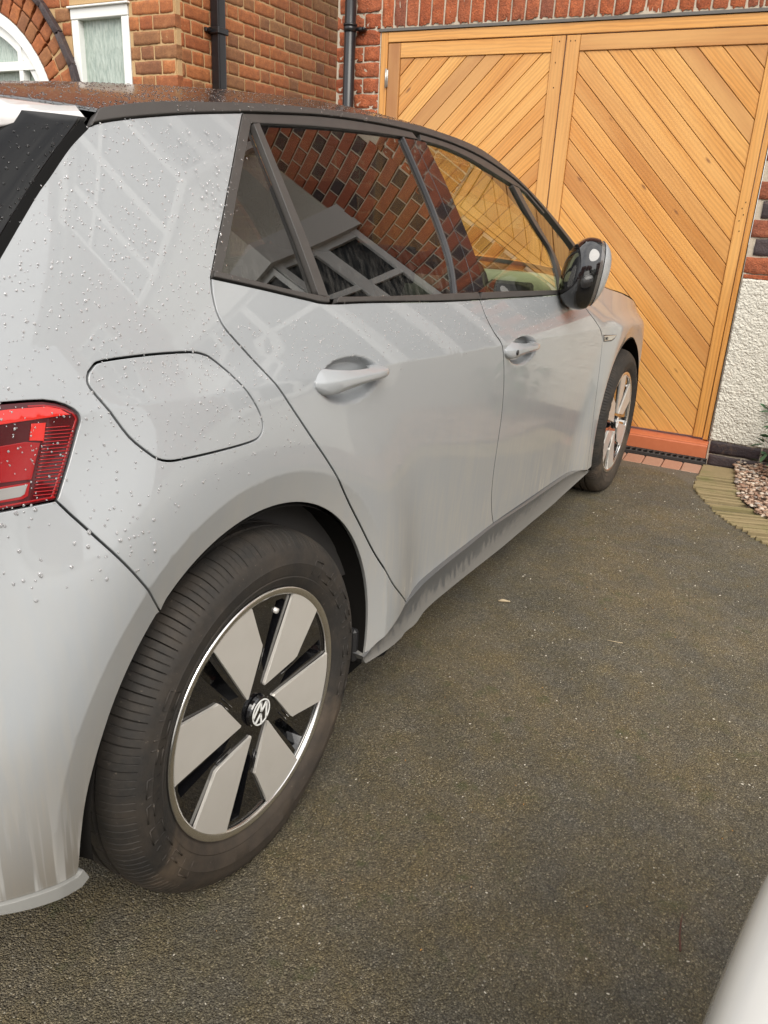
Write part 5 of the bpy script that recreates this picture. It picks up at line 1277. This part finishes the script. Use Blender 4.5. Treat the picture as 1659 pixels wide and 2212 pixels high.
# ---- shrub at the right edge
sh=thing('shrub','small shrub with glossy green leaves against the white roughcast wall','shrub',wp(-.45,.16,.0),PHI)
bm=bmesh.new()
for k in range(7):
    an=k*.9; tube(bm,[(0,0,0),(.06*math.cos(an),.05*math.sin(an),.12),(.20*math.cos(an),.12*math.sin(an),.20+.03*k)],[.006,.004,.002],6)
bme('stem',bm,M['bark'],sh,True)
lm=None
for k in range(110):
    if lm is None:
        bm=bmesh.new(); L_=[(-.0,0,0),(.018,.014,.003),(.04,.018,.004),(.062,.008,0),(.070,0,-.004),(.062,-.008,0),(.04,-.018,.004),(.018,-.014,.003)]; vs=[bm.verts.new(p) for p in L_]; mid=[bm.verts.new((.02,0,-.002)),bm.verts.new((.045,0,-.003))]
        bm.faces.new((vs[0],vs[1],mid[0])); bm.faces.new((vs[1],vs[2],mid[1],mid[0])); bm.faces.new((vs[2],vs[3],mid[1])); bm.faces.new((vs[3],vs[4],mid[1])); bm.faces.new((vs[4],vs[5],mid[1])); bm.faces.new((vs[5],vs[6],mid[1])); bm.faces.new((vs[6],vs[7],mid[0],mid[1])); bm.faces.new((vs[7],vs[0],mid[0])); o=bme('leaf',bm,M['leaf'],sh,True); lm=o.data
    else: o=bpy.data.objects.new('leaf',lm); put(o,parent=sh)
    an=random.uniform(0,6.28); rr=random.uniform(.04,.24); o.location=(rr*math.cos(an),rr*.55*math.sin(an),random.uniform(.05,.36)); o.rotation_euler=(random.uniform(-.8,.8),random.uniform(-.7,.7),an+random.uniform(-.8,.8)); s_=random.uniform(.7,1.25); o.scale=(s_,s_,s_)
# a leaf that reaches into the frame
# ---- small litter on the drive
def litter(name,label,cat,pts,r,mat):
    bm=bmesh.new(); tube(bm,[(x-pts[0][0],y-pts[0][1],z) for x,y,z in pts],r,6); o=bme(name,bm,mat,None,True); o.location=(pts[0][0],pts[0][1],0); put(o,label,cat); return o

rg=np.random.default_rng(77); V=[];F=[]
for _ in range(46):
    x=-.35+2.4*rg.random(); y=-1.0*rg.random()-.02; r=.0016+.0018*rg.random(); t=rg.random()*6.28; b=len(V)
    for k,(u,v,w) in enumerate(((-1,0,0),(0,.5,.4),(1,0,.1),(0,-.5,.5))): V.append((x+r*(u*math.cos(t)-v*math.sin(t)),y+r*(u*math.sin(t)+v*math.cos(t)),.0012+r*w))
    F.append((b,b+1,b+2,b+3))
o=mesh('leaf_litter',V,F,simple('yellow_leaf_bits',(.50,.26,.07),.7),kind='stuff'); put(o,'tiny yellow and orange leaf crumbs scattered on the asphalt','leaf litter')
litter('twig','thin red-brown twig lying on the asphalt near the white car','twig',[(.2934,-.7715,.003),(.2719,-.7721,.005),(.2398,-.7751,.004),(.2204,-.7791,.005),(.206,-.7821,.003)],[.0006,.0013,.0014,.0022,.0022],M['twig'])
litter('straw','pale straw lying alone on the asphalt beyond the front doors','straw',[(1.2582,-.3825,.002),(1.2672,-.4309,.003)],.0013,M['straw'])
litter('dead_leaf_fragment','tiny pale leaf fragment on the asphalt below the front door','leaf',[(1.33,-.035,.003),(1.318,-.01,.006),(1.31,.002,.004)],[.002,.006,.002],M['straw'])
# ================================================================ WHITE CAR beside the camera
def white_car():
    t=thing('parked_car','white car whose rounded front wing pokes into the lower right corner','car',(-1.815,-1.660,0))
    X=np.array([1.99,1.97,1.90,1.78,1.60,1.35,1.10,.85,.55,.2,-.3,-.8,-1.2,-1.6,-1.9,-2.05,-2.1]); 
    hw=np.interp(X,[-2.1,-2.05,-1.9,-1.5,-.5,.6,1.2,1.6,1.78,1.90,1.97,1.99],[.60,.75,.86,.89,.90,.90,.90,.83,.75,.64,.50,.38])
    zt=np.interp(X,[-2.1,-1.9,.55,.9,1.35,1.6,1.78,1.90,1.97,1.99],[.80,.98,.99,.97,.90,.845,.78,.71,.62,.56])
    n=30; V=[];F=[]
    for x,w_,z_ in zip(X,hw,zt):
        zb=.20; 
        for k in range(n+1):
            s_=math.pi*k/n; c,s=math.cos(s_),math.sin(s_); e=.42
            V.append((x,w_*math.copysign(abs(c)**e,c),zb+(z_-zb)*(.62*min(1,s*3.2)+.38*abs(s)**.7)))
    m=n+1
    for i in range(len(X)-1):
        for k in range(n): F.append((i*m+k,i*m+k+1,(i+1)*m+k+1,(i+1)*m+k))
    F.append(tuple(range(m-1,-1,-1))[::-1]); F.append(tuple((len(X)-1)*m+k for k in range(m))[::-1])
    bd_=mesh('body',V,F,M['white_paint'],t,smooth=True); md=bd_.modifiers.new('s','SUBSURF'); md.levels=md.render_levels=2
    def ring(name,mat,x0s,hws,zs):   # greenhouse loft
        V=[];F=[];q=14
        for x,w_,z in zip(x0s,hws,zs):
            for k in range(q+1):
                u_=k/q; V.append((x,w_*(1-2*u_),z+.05*math.sin(math.pi*u_)))
        return V
    gl=bmesh.new(); lo=[(.62,.78),(.0,.80),(-1.2,.78),(-1.85,.66)]; up=[(-.05,.60),(-.35,.62),(-1.15,.60),(-1.55,.52)]
    Lr=[gl.verts.new((x,w_,.975)) for x,w_ in lo]; Ll=[gl.verts.new((x,-w_,.975)) for x,w_ in lo]; Ur=[gl.verts.new((x,w_,1.43)) for x,w_ in up]; Ul=[gl.verts.new((x,-w_,1.43)) for x,w_ in up]
    for i in range(3): gl.faces.new((Lr[i],Lr[i+1],Ur[i+1],Ur[i])); gl.faces.new((Ll[i],Ul[i],Ul[i+1],Ll[i+1])); 
    gl.faces.new((Lr[0],Ur[0],Ul[0],Ll[0])); gl.faces.new((Lr[3],Ll[3],Ul[3],Ur[3])); bme('glasshouse',gl,M['gloss'],t)
    rf=bmesh.new(); box(rf,-1.58,-.05,-.61,.61,1.425,1.475,bev=.04,seg=3); bme('roof',rf,M['white_paint'],t,True)
    for sy in (-1,1):
        for (a_,b_) in (((.60,.79,.97),(-.08,.60,1.45)),((-.55,.81,.97),(-.62,.62,1.45)),((-1.8,.68,.97),(-1.5,.53,1.45))):
            bm=bmesh.new(); tube(bm,[(a_[0],sy*a_[1],a_[2]),(b_[0],sy*b_[1],b_[2])],.032,8); bme('pillar',bm,M['white_paint'],t,True)
        for xx in (1.20,-1.35):
            bm=bmesh.new(); bmesh.ops.create_cone(bm,segments=40,radius1=.32,radius2=.32,depth=.2,cap_ends=True,matrix=Matrix.Translation((xx,sy*.76,.32))@Matrix.Rotation(math.pi/2,4,'X')); bmesh.ops.bevel(bm,geom=[e for e in bm.edges if len(e.link_faces)==2 and e.calc_face_angle(0)>1],offset=.03,segments=3,affect='EDGES'); w_=bme('wheel',bm,M['tyre'],t,True)
            bm=bmesh.new(); bmesh.ops.create_cone(bm,segments=40,radius1=.21,radius2=.19,depth=.02,cap_ends=True,matrix=Matrix.Translation((xx,sy*.865,.32))@Matrix.Rotation(math.pi/2,4,'X')); bme('wheel_trim',bm,M['paddle'],t)
        bm=bmesh.new(); box(bm,.42,.60,sy*.84,sy*1.0,.96,1.08,bev=.035,seg=2); bme('door_mirror',bm,M['white_paint'],t,True)
    # bonnet skin, a few millimetres proud, leaves the shut line
    V=[];F=[];xs=np.linspace(.42,1.86,40);m2=24
    for x in xs:
        w_=float(np.interp(x,X[::-1],hw[::-1]))*(.80-.10*max(0,(x-1.3)/.6)); z_=float(np.interp(x,X[::-1],zt[::-1]))
        for k in range(m2+1):
            y=w_*(1-2*k/m2); V.append((x,y,z_+.006-.030*abs(1-2*k/m2)**3.))
    for i in range(39):
        for k in range(m2): F.append((i*(m2+1)+k,i*(m2+1)+k+1,(i+1)*(m2+1)+k+1,(i+1)*(m2+1)+k))
    o_=mesh('bonnet',V,F,M['white_paint'],t,smooth=True); so2=o_.modifiers.new('t','SOLIDIFY'); so2.thickness=.02; so2.offset=0
    return t,bd_
wc,wbd=white_car()
# ================================================================ surroundings seen only in reflections
hd=bmesh.new(); 
rg=np.random.default_rng(31); V=[];F=[]
for _ in range(9000):
    x=-14+12*rg.random(); y=-6.6+.9*rg.random(); z=.05+1.75*rg.random(); a_=rg.normal(size=3); a_/=np.linalg.norm(a_); b_=np.cross(a_,rg.normal(size=3)); b_/=np.linalg.norm(b_); s_=.05+.04*rg.random(); b=len(V); p=np.array([x,y,z])
    V+=[tuple(p-a_*s_),tuple(p+b_*s_*.5),tuple(p+a_*s_),tuple(p-b_*s_*.5)]; F.append((b,b+1,b+2,b+3))
hd.free(); o=mesh('hedge',V,F,M['hedge'],kind='stuff'); put(o,'clipped green hedge along the far side of the drive','hedge')
def far_house(x,y,rz,label,w=9.,d=7.,h=5.2):
    t=thing('house',label,'house',(x,y,0),rz)
    wl=slab('wall',M['brick_far'],t,-w/2,w/2,0,h,-d,0,holes=[]); 
    for cx in (-w*.3,w*.3):
        for z0 in (.9,3.2):
            bm=bmesh.new()
            for xx in (cx-.95,cx-.05,cx+.85): box(bm,xx,xx+.1,.0,.06,z0,z0+1.3)
            for zz in (z0,z0+1.2,z0+.85): box(bm,cx-.95,cx+.95,.005,.055,zz,zz+.1)
            w_=bme('window',bm,M['upvc'],t); slab('pane',M['pane'],w_,cx-.9,cx+.9,z0+.03,z0+1.25,.01,.03)
    boxo('door',M['white_board'],t,-.45,.45,.0,.06,0,2.05)
    bm=bmesh.new(); A_=[bm.verts.new(p) for p in ((-w/2-.3,.4,h),(w/2+.3,.4,h),(w/2+.3,-d-.4,h),(-w/2-.3,-d-.4,h))]; B2=[bm.verts.new((-w/2-.3,-d/2,h+2.6)),bm.verts.new((w/2+.3,-d/2,h+2.6))]
    bm.faces.new(A_); bm.faces.new((A_[0],A_[1],B2[1],B2[0])); bm.faces.new((A_[2],A_[3],B2[0],B2[1])); bm.faces.new((A_[1],A_[2],B2[1])); bm.faces.new((A_[3],A_[0],B2[0])); bme('roof',bm,M['slate'],t)
M['brick_far']=simple('far_brick',(.23,.085,.05),.85)
far_house(-19,-2,-math.pi/2,'brick house across the street straight behind the drive')
far_house(-19,-13.5,-math.pi/2,'brick house across the street behind the hedge')
far_house(-4.5,-14.5,0,'neighbouring brick house standing beyond the hedge')
print('objects',len(bpy.data.objects),'tris',sum(len(o.data.polygons) for o in bpy.data.objects if o.type=='MESH'))
